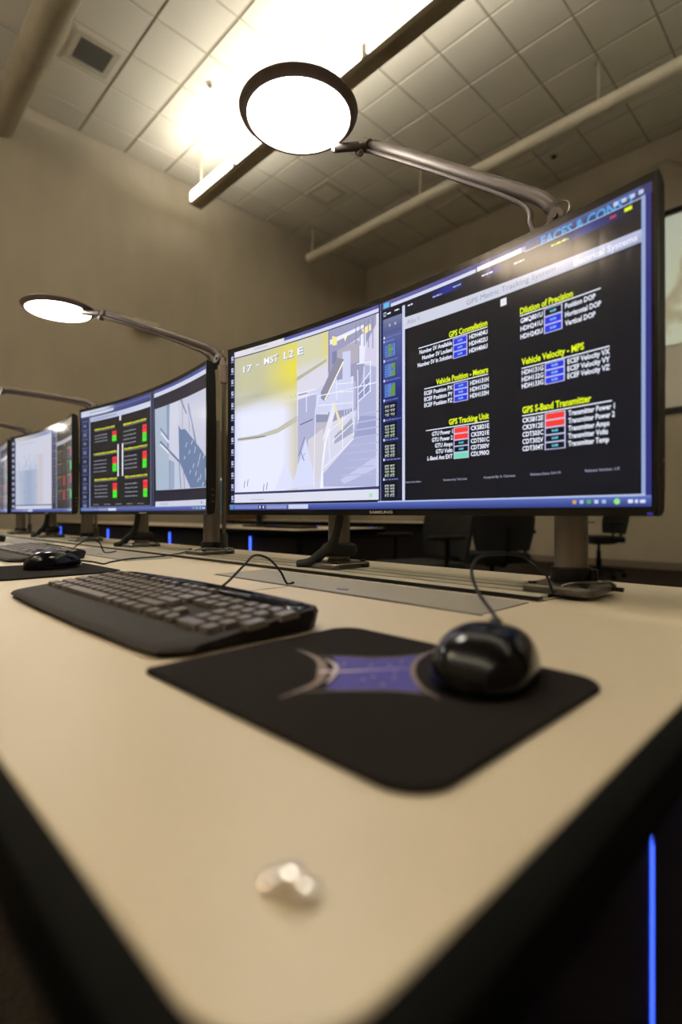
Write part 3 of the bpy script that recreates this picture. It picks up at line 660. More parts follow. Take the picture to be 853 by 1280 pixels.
# pictures shown on the screens: shape, colour, outline in metres on the panel
F1 = [('p', (150, 150, 182), [(-0.129, 0.3455), (-0.0117, 0.3461), (-0.0117, 0.1948), (-0.129, 0.1684)]), ('p', (226, 226, 240), [(-0.1249, 0.3225), (-0.0396, 0.3304), (-0.0396, 0.3248), (-0.1249, 0.3136)]), ('p', (222, 222, 238), [(-0.1084, 0.2969), (-0.0453, 0.311), (-0.0453, 0.3055), (-0.1003, 0.2908)]), ('p', (172, 166, 182), [(-0.1125, 0.2977), (-0.0529, 0.3073), (-0.0529, 0.2682), (-0.1084, 0.2649)]), ('p', (222, 224, 242), [(-0.051, 0.3124), (-0.0358, 0.317), (-0.0358, 0.2647), (-0.051, 0.2636)]), ('p', (205, 200, 225), [(-0.0358, 0.295), (-0.0117, 0.3232), (-0.0117, 0.2516), (-0.0396, 0.2599)]), ('p', (235, 225, 150), [(-0.1186, 0.3284), (-0.1063, 0.324), (-0.1063, 0.3095), (-0.1186, 0.3108)]), ('p', (235, 225, 170), [(-0.0453, 0.3221), (-0.0246, 0.3279), (-0.0227, 0.3165), (-0.0396, 0.3124)]), ('p', (245, 240, 190), [(-0.0902, 0.3231), (-0.0802, 0.3208), (-0.0862, 0.3107)]), ('p', (120, 125, 165), [(-0.1186, 0.2991), (-0.1063, 0.2993), (-0.1063, 0.279), (-0.1186, 0.2756)]), ('p', (198, 202, 232), [(-0.0922, 0.2934), (-0.0723, 0.292), (-0.0723, 0.2042), (-0.0922, 0.2072)]), ('p', (168, 172, 208), [(-0.1416, 0.0536), (-0.1416, 0.0775), (-0.0982, 0.1099), (-0.0665, 0.1327), (-0.0548, 0.2015), (-0.0396, 0.2599), (-0.0117, 0.2516), (-0.0117, 0.0489)]), ('p', (190, 194, 225), [(-0.0982, 0.0637), (-0.0117, 0.1003), (-0.0117, 0.08), (-0.0882, 0.056)]), ('p', (150, 155, 196), [(-0.0645, 0.1354), (-0.0491, 0.1728), (-0.0117, 0.1678), (-0.0117, 0.134)]), ('p', (200, 203, 232), [(-0.1935, 0.2298), (-0.129, 0.2451), (-0.0645, 0.2452), (-0.0645, 0.1889), (-0.1935, 0.1913)]), ('p', (170, 172, 205), [(-0.2114, 0.2247), (-0.1608, 0.2294), (-0.1608, 0.1041), (-0.2114, 0.0998)]), ('p', (140, 143, 175), [(-0.1608, 0.1902), (-0.1249, 0.1855), (-0.1249, 0.1723), (-0.1608, 0.1751)]), ('p', (182, 178, 192), [(-0.1608, 0.1751), (-0.1249, 0.1723), (-0.1416, 0.1475), (-0.1608, 0.1449)]), ('p', (160, 162, 185), [(-0.1125, 0.1299), (-0.0645, 0.1466), (-0.0645, 0.1748), (-0.1125, 0.1445)]), ('p', (206, 202, 212), [(-0.1825, 0.1439), (-0.1416, 0.1624), (-0.1416, 0.0805), (-0.1608, 0.0589), (-0.1825, 0.0673)]), ('p', (140, 145, 185), [(-0.0568, 0.2298), (-0.0264, 0.2354), (-0.0283, 0.2111), (-0.0548, 0.2015)]), ('p', (222, 222, 236), [(-0.1416, 0.1475), (-0.1166, 0.2064), (-0.1125, 0.2058), (-0.1084, 0.195), (-0.1249, 0.1532), (-0.1437, 0.1373)]), ('p', (222, 216, 182), [(-0.1166, 0.2064), (-0.1125, 0.2073), (-0.0902, 0.1552), (-0.0982, 0.1532)]), ('p', (138, 136, 156), [(-0.148, 0.2185), (-0.148, 0.2304), (-0.1063, 0.2863), (-0.0882, 0.2797), (-0.1311, 0.2174), (-0.1395, 0.2127)]), ('l', (250, 245, 220), [(-0.1374, 0.2139), (-0.0902, 0.2758)], 0.003), ('p', (232, 234, 246), [(-0.1501, 0.0509), (-0.1395, 0.1324), (-0.129, 0.1595), (-0.1249, 0.1576), (-0.1437, 0.1104), (-0.1416, 0.0507)]), ('p', (212, 216, 240), [(-0.2783, 0.0518), (-0.2456, 0.1067), (-0.2159, 0.0531)]), ('p', (206, 212, 240), [(-0.2295, 0.0535), (-0.1891, 0.1476), (-0.1608, 0.0573)]), ('l', (120, 130, 170), [(-0.2024, 0.1225), (-0.1935, 0.1048)], 0.002), ('l', (120, 130, 170), [(-0.1913, 0.1201), (-0.2002, 0.1084)], 0.0012), ('l', (228, 232, 248), [(-0.1672, 0.0515), (-0.1629, 0.195)], 0.0018), ('l', (228, 232, 248), [(-0.1629, 0.195), (-0.1543, 0.2239)], 0.0018), ('l', (228, 232, 248), [(-0.1543, 0.2239), (-0.0117, 0.2246)], 0.0018), ('l', (228, 232, 248), [(-0.1565, 0.2062), (-0.0645, 0.1987)], 0.0018), ('l', (228, 232, 248), [(-0.0684, 0.2459), (-0.0645, 0.1396)], 0.0018), ('l', (228, 232, 248), [(-0.0548, 0.2546), (-0.0529, 0.1663)], 0.0018), ('l', (228, 232, 248), [(-0.1084, 0.2532), (-0.1063, 0.2093)], 0.0018), ('l', (228, 232, 248), [(-0.1311, 0.1523), (-0.0645, 0.1847)], 0.0018), ('l', (228, 232, 248), [(-0.1186, 0.1349), (-0.0645, 0.1635)], 0.0018), ('l', (228, 232, 248), [(-0.1269, 0.1563), (-0.1249, 0.1016)], 0.0018), ('l', (228, 232, 248), [(-0.0922, 0.1784), (-0.0922, 0.1209)], 0.0018), ('l', (228, 232, 248), [(-0.1416, 0.0879), (-0.0645, 0.1354)], 0.0018), ('l', (228, 232, 248), [(-0.0568, 0.2648), (-0.0227, 0.262)], 0.0018), ('l', (228, 232, 248), [(-0.0548, 0.2211), (-0.0227, 0.247)], 0.0018), ('l', (228, 232, 248), [(-0.0548, 0.2099), (-0.0246, 0.2282)], 0.0018), ('l', (228, 232, 248), [(-0.0529, 0.1984), (-0.0246, 0.2132)], 0.0018), ('l', (228, 232, 248), [(-0.0246, 0.2624), (-0.0246, 0.2105)], 0.0018), ('l', (228, 232, 248), [(-0.0396, 0.2572), (-0.0396, 0.2061)], 0.0018), ('l', (228, 232, 248), [(-0.1063, 0.2383), (-0.0645, 0.2339)], 0.0018), ('l', (228, 232, 248), [(-0.1063, 0.2238), (-0.0645, 0.2185)], 0.0018), ('l', (228, 232, 248), [(-0.2114, 0.2403), (-0.2114, 0.1935)], 0.0018), ('l', (228, 232, 248), [(-0.2114, 0.2372), (-0.1608, 0.2385)], 0.0018), ('l', (228, 232, 248), [(-0.2091, 0.229), (-0.1608, 0.2294)], 0.0018), ('l', (228, 232, 248), [(-0.1869, 0.2381), (-0.1869, 0.1981)], 0.0018), ('l', (70, 75, 110), [(-0.2091, 0.2337), (-0.1847, 0.2346)], 0.0015), ('l', (90, 95, 130), [(-0.2046, 0.1755), (-0.1694, 0.1822)], 0.002), ('l', (90, 90, 110), [(-0.3916, 0.1636), (-0.3047, 0.1634)], 0.0016), ('l', (90, 95, 140), [(-0.2091, 0.1152), (-0.1913, 0.1509)], 0.0015), ('l', (100, 100, 120), [(-0.1269, 0.3377), (-0.1269, 0.264)], 0.0015), ('l', (120, 120, 140), [(-0.3713, 0.058), (-0.3688, 0.0733)], 0.002), ('l', (120, 120, 140), [(-0.3613, 0.0611), (-0.3588, 0.0763)], 0.002), ('l', (120, 120, 140), [(-0.3119, 0.0495), (-0.3095, 0.0644)], 0.002), ('l', (120, 120, 140), [(-0.3022, 0.0525), (-0.2998, 0.0673)], 0.002)]
F2 = [('p', (198, 200, 220), [(0.0781, 0.3092), (0.4241, 0.3032), (0.4241, 0.0649), (0.0888, 0.0689)]), ('p', (168, 184, 205), [(0.0781, 0.3092), (0.1746, 0.3099), (0.1746, 0.0683), (0.0888, 0.0689)]), ('p', (130, 150, 185), [(0.1586, 0.3103), (0.18, 0.3112), (0.1746, 0.1815), (0.1639, 0.1825)]), ('p', (205, 208, 226), [(0.18, 0.3112), (0.2383, 0.3099), (0.2436, 0.1413), (0.18, 0.1745)]), ('p', (150, 168, 196), [(0.1853, 0.148), (0.2119, 0.1395), (0.2119, 0.0691), (0.1853, 0.0679)]), ('p', (190, 200, 220), [(0.2172, 0.1391), (0.2699, 0.1228), (0.2752, 0.0689), (0.2172, 0.0689)]), ('p', (104, 126, 164), [(0.2383, 0.2364), (0.2542, 0.2218), (0.2804, 0.2206), (0.3786, 0.1615), (0.4241, 0.1362), (0.4241, 0.0668), (0.3169, 0.0673), (0.2436, 0.1393)]), ('l', (95, 110, 150), [(0.1157, 0.243), (0.1746, 0.2054)], 0.004), ('l', (225, 228, 240), [(0.1211, 0.229), (0.1746, 0.1967)], 0.006), ('l', (95, 110, 150), [(0.1157, 0.2049), (0.2436, 0.1393)], 0.006), ('l', (225, 228, 240), [(0.1157, 0.1982), (0.1746, 0.1684)], 0.006), ('l', (95, 120, 165), [(0.18, 0.1484), (0.18, 0.0681)], 0.006), ('l', (110, 125, 165), [(0.2436, 0.1372), (0.2542, 0.0676)], 0.005), ('l', (160, 130, 150), [(0.2699, 0.1207), (0.2804, 0.0666)], 0.004), ('l', (120, 130, 165), [(0.2542, 0.3072), (0.2909, 0.258)], 0.006), ('l', (130, 140, 170), [(0.2647, 0.2971), (0.2647, 0.2246)], 0.003), ('l', (130, 140, 170), [(0.3013, 0.2828), (0.3117, 0.2085)], 0.003), ('l', (110, 130, 170), [(0.3013, 0.2828), (0.353, 0.1779)], 0.005), ('l', (130, 140, 170), [(0.3273, 0.2266), (0.3479, 0.1804)], 0.005), ('l', (205, 212, 230), [(0.4141, 0.1107), (0.4241, 0.0818)], 0.006), ('l', (200, 210, 228), [(0.2856, 0.1728), (0.294, 0.1842)], 0.0035), ('l', (200, 210, 228), [(0.3221, 0.1762), (0.3304, 0.1853)], 0.0035), ('l', (200, 210, 228), [(0.3427, 0.1533), (0.351, 0.1682)], 0.0035), ('l', (200, 210, 228), [(0.3735, 0.132), (0.3817, 0.1487)], 0.0035), ('l', (200, 210, 228), [(0.3633, 0.1172), (0.3715, 0.1302)], 0.0035), ('l', (200, 210, 228), [(0.3989, 0.1347), (0.407, 0.1453)], 0.0035), ('l', (200, 210, 228), [(0.3324, 0.1164), (0.3407, 0.1277)], 0.0035), ('l', (200, 210, 228), [(0.3479, 0.0956), (0.3561, 0.1069)], 0.0035), ('l', (200, 210, 228), [(0.3786, 0.0852), (0.3868, 0.0982)], 0.0035), ('l', (200, 210, 228), [(0.3939, 0.069), (0.402, 0.0782)], 0.0035), ('l', (200, 210, 228), [(0.3065, 0.1536), (0.3148, 0.1629)], 0.0035), ('l', (200, 210, 228), [(0.2752, 0.143), (0.2836, 0.1505)], 0.0035), ('l', (200, 210, 228), [(0.3633, 0.0801), (0.3715, 0.0894)], 0.0035), ('l', (200, 210, 228), [(0.3117, 0.1027), (0.32, 0.1123)], 0.0035)]
TX = [('17', (-0.3738, 0.3057), (-0.3463, 0.3062)), ('-', (-0.3339, 0.3108), (-0.3241, 0.3107)), ('MST', (-0.3095, 0.3115), (-0.2572, 0.3116)), ('L2', (-0.2525, 0.3123), (-0.2181, 0.3119)), ('E', (-0.2114, 0.3121), (-0.1957, 0.3121))]

# ------------------------------------------------------------------ curved monitors
MW, MH, MR = .8452, .364, 2.5
SAG = (MW / 2) ** 2 / (2 * MR)
cv = lambda x: SAG - x * x / (2 * MR)
SX0, SX1, SY0, SY1 = -.4150, .4165, .0105, .3545

def clip_half(P, ax, lim, keep_less):
    out = []
    for i in range(len(P)):
        a, b = P[i - 1], P[i]
        ia = (a[ax] <= lim) if keep_less else (a[ax] >= lim); ib = (b[ax] <= lim) if keep_less else (b[ax] >= lim)
        if ia != ib:
            t = (lim - a[ax]) / (b[ax] - a[ax]); out.append((a[0] + (b[0] - a[0]) * t, a[1] + (b[1] - a[1]) * t))
        if ib: out.append(b)
    return out
def cvp(x):   # the panel is tessellated every 3 cm; every mark follows the same facets
    a = math.floor(x / .03 + 1e-9) * .03; u = (x - a) / .03
    return cv(a) * (1 - u) + cv(a + .03) * u
class Canvas:
    def __init__(s): s.v = []; s.f = []; s.c = []; s.k = 0
    def put(s, P, col, up=True):
        if len(P) < 3: return
        A = sum(P[i - 1][0] * P[i][1] - P[i][0] * P[i - 1][1] for i in range(len(P)))
        if A < 0: P = P[::-1]
        o = len(s.v); y = .0012 - s.k * .000006
        s.v += [(p[0], cvp(p[0]) + y, p[1]) for p in P]; s.f.append(tuple(range(o, o + len(P))))
        s.c.append([col(p) if callable(col) else col for p in P])
    def poly(s, P, col, lift=1):
        s.k += lift
        P = [(min(max(x, SX0), SX1), min(max(y, SY0), SY1)) for x, y in P]
        stepx = .015 if callable(col) else .03; stepy = .01 if callable(col) else 9
        xs = [p[0] for p in P]; ys = [p[1] for p in P]
        i0 = math.floor(min(xs) / stepx); i1 = math.ceil(max(xs) / stepx)
        for i in range(i0, max(i1, i0 + 1)):
            Q = clip_half(clip_half(P, 0, i * stepx, False), 0, (i + 1) * stepx, True)
            if len(Q) < 3: continue
            if stepy > 1: s.put(Q, col); continue
            j0 = math.floor(min(ys) / stepy); j1 = math.ceil(max(ys) / stepy)
            for j in range(j0, max(j1, j0 + 1)):
                q = clip_half(clip_half(Q, 1, j * stepy, False), 1, (j + 1) * stepy, True)
                if len(q) > 2: s.put(q, col)
    def rect(s, x0, y0, x1, y1, col, lift=1): s.poly([(x0, y0), (x1, y0), (x1, y1), (x0, y1)], col, lift)
    def line(s, P, w, col, lift=0):
        s.k += lift
        for a, b in zip(P, P[1:]):
            dx, dy = b[0] - a[0], b[1] - a[1]; l = math.hypot(dx, dy) or 1; nx, ny = -dy / l * w / 2, dx / l * w / 2
            s.poly([(a[0] - nx, a[1] - ny), (b[0] - nx, b[1] - ny), (b[0] + nx, b[1] + ny), (a[0] + nx, a[1] + ny)], col, 0)
    def frame(s, x0, y0, x1, y1, w, col):
        s.k += 1
        for a in ((x0, y0, x1, y0 + w), (x0, y1 - w, x1, y1), (x0, y0, x0 + w, y1), (x1 - w, y0, x1, y1)): s.rect(*a, col, 0)
    def text(s, txt, x0, x1, yb, h, col, bold=.02, ymax=9):
        """fits txt between x0 and x1 with cap height h on baseline yb"""
        cu = bpy.data.curves.new('t', 'FONT'); cu.body = txt; cu.size = 1; cu.resolution_u = 2; cu.offset = bold; cu.dimensions = '2D'; cu.fill_mode = 'FRONT'
        ob = bpy.data.objects.new('t', cu); COL.objects.link(ob); dg = bpy.context.evaluated_depsgraph_get()
        me = ob.evaluated_get(dg).to_mesh(); V = [v.co.copy() for v in me.vertices]; Fs = [tuple(p.vertices) for p in me.polygons]
        ob.evaluated_get(dg).to_mesh_clear(); bpy.data.objects.remove(ob); bpy.data.curves.remove(cu)
        if not V: return
        a = min(v.x for v in V); b = max(v.x for v in V); sx = (x1 - x0) / (b - a); sy = h / .69
        s.k += 1
        for f in Fs:
            P = [(x0 + (V[i].x - a) * sx, yb + V[i].y * sy) for i in f]
            if min(p[1] for p in P) > ymax: continue
            s.put([(p[0], min(p[1], ymax)) for p in P], col)
    def dash(s, x0, x1, y, h, col, n=None):
        s.k += 1; x = x0; rnd = random.Random(int(x0 * 1e5 + y * 1e4))
        while x < x1:
            w = rnd.uniform(.6, 2.6) * h; s.rect(x, y, min(x + w, x1), y + h * rnd.uniform(.7, 1), col, 0); x += w + h * .5
    def build(s, parent):
        me = bpy.data.meshes.new('display'); me.from_pydata(s.v, [], s.f); me.update(); me.materials.append(M['screen'])
        at = me.color_attributes.new('Col', 'FLOAT_COLOR', 'CORNER'); buf = []
        for c in s.c:
            for r in c: buf += [*r, 1.0]
        at.data.foreach_set('color', buf)
        o = bpy.data.objects.new('display', me); COL.objects.link(o); o.parent = parent; lab(o, 'lit curved screen'); return o
def C(r, g, b, k=1.0): return tuple(v * k for v in lin((r, g, b)))
def mix(a, b, t): t = min(max(t, 0), 1); return tuple(x + (y - x) * t for x, y in zip(a, b))

WHT, NAVY, YEL, CYAN = C(232, 236, 252, 1.15), C(14, 17, 28), C(222, 242, 26, 1.1), C(110, 225, 250)
def icons_strip(c, x0, x1, y0, y1, n):
    c.rect(x0, y0, x1, y1, C(16, 22, 48)); 
    for i in range(n):
        y = y0 + (i + .5) * (y1 - y0) / n; m = (x0 + x1) / 2; w = (x1 - x0) * .28
        c.rect(m - w, y - .004, m + w, y + .005, C(196, 204, 232)); c.rect(m - w * .5, y - .001, m + w * .9, y + .003, C(120, 140, 210)); c.rect(m - w * 1.4, y - .0085, m + w * 1.4, y - .0065, C(150, 160, 200))
def taskbar(c, x0=SX0, x1=SX1):
    c.rect(x0, SY0, x1, .0225, lambda p: mix(C(44, 58, 128), C(84, 102, 178), (p[1] - .012) / .008))
    c.rect(x0, .0212, x1, .0222, C(120, 140, 200))
    c.rect(x0 + .003, .0125, x0 + .012, .0205, C(70, 150, 190)); c.rect(x0 + .016, .013, x0 + .09, .020, C(120, 130, 190)); c.rect(x0 + .092, .013, x0 + .11, .020, C(20, 30, 80))
    c.rect(x0 + .094, .014, x0 + .098, .019, C(220, 225, 240)); c.rect(x0 + .104, .014, x0 + .108, .019, C(220, 225, 240)); c.rect(x0 + .115, .0128, x0 + .175, .0202, C(140, 150, 200)); c.rect(x0 + .18, .0125, x0 + .235, .0208, C(205, 212, 235))
    for i, q in enumerate(((230, 190, 80), (190, 220, 250), (90, 200, 90), (220, 235, 250), (180, 210, 250))): c.rect(x1 - .088 + i * .0088, .0145, x1 - .0835 + i * .0088, .0188, C(*q, .8))
    c.poly([(x1 - .036 + .0035 * math.cos(a * PI / 5), .0165 + .0035 * math.sin(a * PI / 5)) for a in range(10)], C(150, 230, 120)); c.dash(x1 - .024, x1 - .006, .0145, .004, C(220, 228, 250))

def feed_one(c):
    x0, x1, y0, y1 = -.4015, -.0055, .049, .3405
    c.rect(x0, y0, x1, y1, lambda p: mix(C(216, 216, 238), C(228, 226, 234), (p[1] - .1) / .2))
    # broad striped tank
    def tank(p):
        u = (p[0] + .4015) / .188
        low = C(222, 225, 250, 1.12); top = C(200, 198, 164)
        col = mix(low, top, (p[1] - .21) / .06)
        col = mix(col, C(184, 182, 152), max(0, 1 - abs(p[1] - .018 * u - .243) / .020) * .9)
        glow = max(0, 1 - abs(u - .93) / .50)
        col = mix(col, C(236, 224, 78), glow * min(1, max(0, (p[1] - .20) / .08)) * (1 if p[1] < .31 else .75))
        edge = max(0, 1 - abs(u - 1.0) / .22)
        col = mix(col, C(206, 196, 150), edge * .8 * (1 if p[1] < .23 else 0))
        return mix(col, C(170, 172, 190), max(0, .10 - u) * 3)
    c.rect(x0, y0, -.2136, y1, tank)
    def tank2(p):
        return mix(C(222, 220, 236), mix(C(214, 212, 178), C(226, 216, 120), max(0, 1 - abs(p[0] + .133) / .012)), (p[1] - .27) / .03)
    c.poly([(-.2136, y1), (-.1300, y1), (-.1300, .235), (-.150, .2), (-.2136, .178)], tank2)
    c.poly([(-.2136, .262), (-.133, .285), (-.133, .290), (-.2136, .270)], C(186, 182, 158))
    c.poly([(-.392, .160), (-.33, .160), (-.27, .166), (-.2136, .183), (-.2136, .195), (-.27, .176), (-.33, .168), (-.392, .167)], C(196, 194, 178))
    for kind, col, P, *w in F1:
        c.k += 1
        if kind == 'p': c.poly(P, C(*col, 1.12), 0)
        else: c.line(P, w[0], C(*col, 1.1))
    for i in range(9):
        a = -.05 + .004 * i; c.rect(a - .045 + .006 * (i % 3), .070 + i * .013, a + .03, .0725 + i * .013, C(186, 190, 222))
    for i in range(5): c.rect(-.060 + .010 * i, .30 - .004 * i, -.058 + .010 * i, .336, C(140, 140, 176))
    for i in range(6): c.rect(-.088 + .0065 * i, .175 - .003 * i, -.0862 + .0065 * i, .235, C(206, 210, 238))
    for (s, a, b) in [(k_, (a_[0] + (.002 if k_ == 'L2' else 0), a_[1]), ({'MST': -.2665, 'L2': -.2225}.get(k_, b_[0]), b_[1])) for k_, a_, b_ in TX]:
        for d, col in ((.0012, C(96, 110, 190)), (0, C(246, 248, 255))):
            c.text(s, a[0] + d, b[0] + d, a[1] - d, (.0135 if s != '-' else .012), col, .02)
    c.rect(x0, .0445, x1, .049, C(52, 58, 108)); c.rect(x0, .0265, x1, .0445, C(222, 224, 240)); c.dash(x0 + .05, x0 + .09, .031, .003, C(190, 190, 205)); c.rect(x1 - .022, .031, x1 - .014, .038, C(170, 225, 190))
    c.rect(x0, .0235, x1, .0265, C(22, 26, 50))
    c.rect(x0, .3405, x1, .3422, C(36, 36, 70)); c.rect(x0, .3422, x1, .3485, C(214, 218, 244)); c.rect(x0, .3485, x1, SY1, C(88, 88, 160)); c.rect(x0, .3422, -.25, SY1, C(224, 222, 232)); c.dash(-.34, -.30, .3485, .002, C(160, 160, 175))

def group(c, title, tx0, tx1, ty, lx0, lx1, ly, bx0, bx1, by1, by0, cols, left, lx, right, rx, mir=False):
    c.text(title, tx0, tx1, ty, .0080, YEL, .028)
    c.rect(lx0, ly - .0006, lx1, ly + .0006, WHT)
    n = len(cols); h = (by1 - by0) / n
    c.rect(bx0, by0, bx1, by1, C(196, 196, 232))
    for i, k in enumerate(cols):
        a, b = by1 - (i + 1) * h + .0009, by1 - i * h - .0009
        c.rect(bx0 + .0014, a, bx1 - .0014, b, {'b': C(44, 56, 226), 'r': C(250, 62, 52), 'd': C(12, 20, 34), 'g': C(112, 222, 182)}[k])
        m = (bx0 + bx1) / 2
        if k in 'bd': c.text('0.00', m - .0042, m + .0042, (a + b) / 2 - .0012, .0026, CYAN if k == 'd' else C(150, 210, 250), .04)
        yb = (a + b) / 2 - .0029
        c.text(left[i], lx[i], lx_end(bx0), yb, .0060, WHT, .022); c.text(right[i], bx1 + .0035, rx[i], yb, .0060, WHT, .022)
lx_end = lambda bx: bx - .0018

def screen_one():
    c = Canvas(); c.rect(SX0, SY0, SX1, SY1, C(14, 18, 34), 0)
    icons_strip(c, SX0, -.4025, .024, SY1, 13); feed_one(c)
    # divider between the two windows
    c.rect(-.0052, .0235, .0035, SY1, C(24, 30, 64)); c.rect(-.0018, .0235, -.0002, SY1, C(120, 140, 196))
    # right window
    c.rect(.0035, .0235, SX1, SY1, NAVY)
    c.rect(.0035, .3425, SX1, SY1, lambda p: mix(C(96, 96, 164), C(54, 60, 108), (p[0] - .05) / .25))
    c.rect(.006, .344, .018, .352, C(90, 190, 230)); c.rect(.022, .3425, .186, .3478, C(212, 218, 240)); c.rect(.188, .3425, .258, .3490, C(232, 234, 250)); c.rect(.258, .3425, .264, .3490, C(150, 150, 200))
    c.rect(.264, .3422, .405, .3545, lambda p: mix(C(40, 46, 84), C(84, 96, 150), (p[1] - .343) / .01))
    c.text('FACES & CONS 2', .286, .398, .3388, .0120, C(76, 160, 225), .03, ymax=.3535)
    for i in range(4): c.rect(.376 + i * .009, .346, .381 + i * .009, .3505, C(200, 205, 235))
    c.rect(.262, .3412, .407, .3424, C(170, 190, 230))
    c.rect(.0035, .325, .407, .3412, C(20, 22, 38))
    for a, b_, k in ((.105, .165, (34, 44, 150)), (.20, .232, (34, 44, 150)), (.30, .39, (36, 52, 130))):
        m = (a + b_) / 2; w = (b_ - a) / 2
        c.rect(a, .330, b_, .3405, lambda p, m=m, w=w, k=k: mix(C(20, 22, 38), C(*k), 1 - abs(p[0] - m) / w * .9))
    for a, b_, col, yy in ((.030, .040, WHT, .333), (.058, .068, WHT, .333), (.108, .126, C(170, 180, 240), .331), (.146, .160, C(160, 200, 250), .334), (.196, .214, WHT, .333), (.247, .262, WHT, .331), (.300, .322, YEL, .333)): c.dash(a, b_, yy, .0024, col)
    c.rect(.388, .3345, .396, .3385, YEL); c.rect(.372, .334, .379, .337, C(190, 60, 90))
    c.frame(.006, .330, .0115, .337, .0012, C(190, 210, 240)); c.dash(.014, .022, .332, .003, WHT)
    # thumbnail panel
    c.rect(.0045, .027, .0475, .3255, lambda p: mix(mix(C(92, 104, 160), C(38, 52, 130), (.32 - p[1]) / .12), C(18, 22, 44), (.22 - p[1]) / .12))
    c.rect(.006, .300, .046, .3245, lambda p: mix(C(120, 126, 160), C(80, 90, 140), (.325 - p[1]) / .02)); 
    for a in (.018, .03): c.rect(a, .311, a + .003, .315, C(190, 196, 230))
    y = .2925
    for i in range(9):
        c.rect(.006, y, .009, y + .004, C(225, 230, 245)); c.dash(.010, .038 if i % 2 else .044, y + .0005, .0026, C(110, 120, 190))
        if i == 0: y -= .006; c.rect(.006, y, .008, y + .003, C(225, 230, 245)); c.dash(.010, .030, y, .0024, C(120, 130, 200))
        t0, t1 = y - .0265, y - .003
        if i < 3:
            c.rect(.0075, t0, .0325, t1, C(92, 132, 206)); c.frame(.0075, t0, .0325, t1, .0009, C(30, 34, 60)); rr = random.Random(i)
            for q in range(5): c.rect(.009, t0 + .003 + q * .0042, .0165, t0 + .0045 + q * .0042, C(60, 84, 170)); c.rect(.0225, t0 + .003 + q * .0042, .028, t0 + .0045 + q * .0042, C(60, 84, 170))
            if i == 0: c.rect(.017, t0 + .003, .0225, t1 - .002, C(110, 150, 60)); c.rect(.017, t0 + .012, .028, t0 + .0155, C(120, 160, 66))
            if i == 1: c.rect(.0225, t0 + .002, .0315, t0 + .010, C(110, 150, 60)); c.rect(.0235, t0 + .013, .0315, t1 - .002, C(110, 150, 60))
            if i == 2: c.poly([(.020, t0 + .002), (.0315, t0 + .002), (.0315, t1 - .002), (.025, t1 - .004)], C(104, 150, 60))
        else:
            c.rect(.0075, t0, .035, t1, C(10, 12, 20))
            for col_ in (.0095, .0215):
                for q in range(3 if i == 3 else 4):
                    yy = t1 - .0055 - q * (.0068 if i == 3 else .0052)
                    c.rect(col_, yy, col_ + .0095, yy + .0012, C(200, 210, 200)); c.rect(col_ + .001 * (q % 3), yy - .0028, col_ + .003, yy, C(150, 160, 170)); c.rect(col_ + .005, yy - .0026, col_ + .0085, yy - .0012, C(180, 186, 200) if i % 2 else C(150, 190, 120))
        y = t0 - .0062
        if y < .03: break
    c.rect(.0475, .0235, .0528, .3365, C(214, 220, 246)); c.rect(.0492, .0235, .0500, .3365, C(170, 178, 220))
    # title bar
    c.poly([(.0528, .2975), (.407, .2935), (.407, .3075), (.0528, .3165)], lambda p: mix(C(206, 210, 226), mix(C(150, 156, 190), C(190, 196, 226), (p[1] - .294) / .012), (p[0] - .24) / .16))
    c.text('Atlas V', .0575, .0835, .3035, .0075, C(150, 154, 170), .0)
    c.text('GPS Metric Tracking System', .171, .306, .3005, .0072, C(136, 140, 162), .0)
    c.text('Electrical Systems', .3296, .402, .2975, .0072, C(236, 240, 255), .02)
    c.rect(.2270, .2815, .2362, .2912, C(232, 234, 242)); c.rect(.2305, .2857, .233, .2866, C(190, 192, 205))
    group(c, 'GPS Constellation', .1395, .2059, .2625, .081, .2059, .2603, .1468, .1723, .2586, .2292, 'bbb', ['Number SV Available', 'Number SV Locked', 'Number SV In Solution'], [.083, .0885, .0795], ['HDH404U', 'HDH402U', 'HDH406U'], [.2062] * 3)
    group(c, 'Vehicle Position - Meters', .1155, .2072, .1975, .0925, .2072, .1950, .1482, .1737, .1926, .1650, 'bbb', ['ECEF Position PX', 'ECEF Position PY', 'ECEF Position PZ'], [.0925] * 3, ['HDH131H', 'HDH132H', 'HDH133H'], [.2080] * 3)
    group(c, 'GPS Tracking Unit', .1395, .2085, .1338, .096, .2085, .1303, .1482, .1751, .1283, .0827, 'rrddg', ['GTU Power 1', 'GTU Power 2', 'GTU Amps', 'GTU Volts', 'L-Band Ant EXT'], [.1075, .1075, .1135, .115, .099], ['CKS821E', 'CKS921E', 'CDT501C', 'CDT300V', 'CDL990O'], [.2090] * 5)
    group(c, 'Dilution of Precision', .2568, .3286, .2620, .2568, .3622, .2598, .2908, .3153, .2582, .2272, 'dbb', ['GMQ801U', 'HDH241U', 'HDH242U'], [.2575] * 3, ['Position DOP', 'Horizontal DOP', 'Vertical DOP'], [.3560, .3625, .3560])
    group(c, 'Vehicle Velocity - MPS', .2591, .3424, .1955, .2591, .3722, .1912, .2919, .3184, .1899, .1635, 'bbb', ['HDH131G', 'HDH132G', 'HDH133G'], [.2595] * 3, ['ECEF Velocity VX', 'ECEF Velocity VY', 'ECEF Velocity VZ'], [.3725] * 3)
    group(c, 'GPS S-Band Transmitter', .2603, .351, .1328, .2603, .3749, .1295, .2919, .3194, .1279, .0822, 'rrddd', ['CKS812E', 'CKS912E', 'CDT503C', 'CDT302V', 'CDT304T'], [.2605] * 5, ['Transmitter Power 1', 'Transmitter Power 2', 'Transmitter Amps', 'Transmitter Volts', 'Transmitter Temp'], [.3780, .3780, .3720, .3705, .3715])
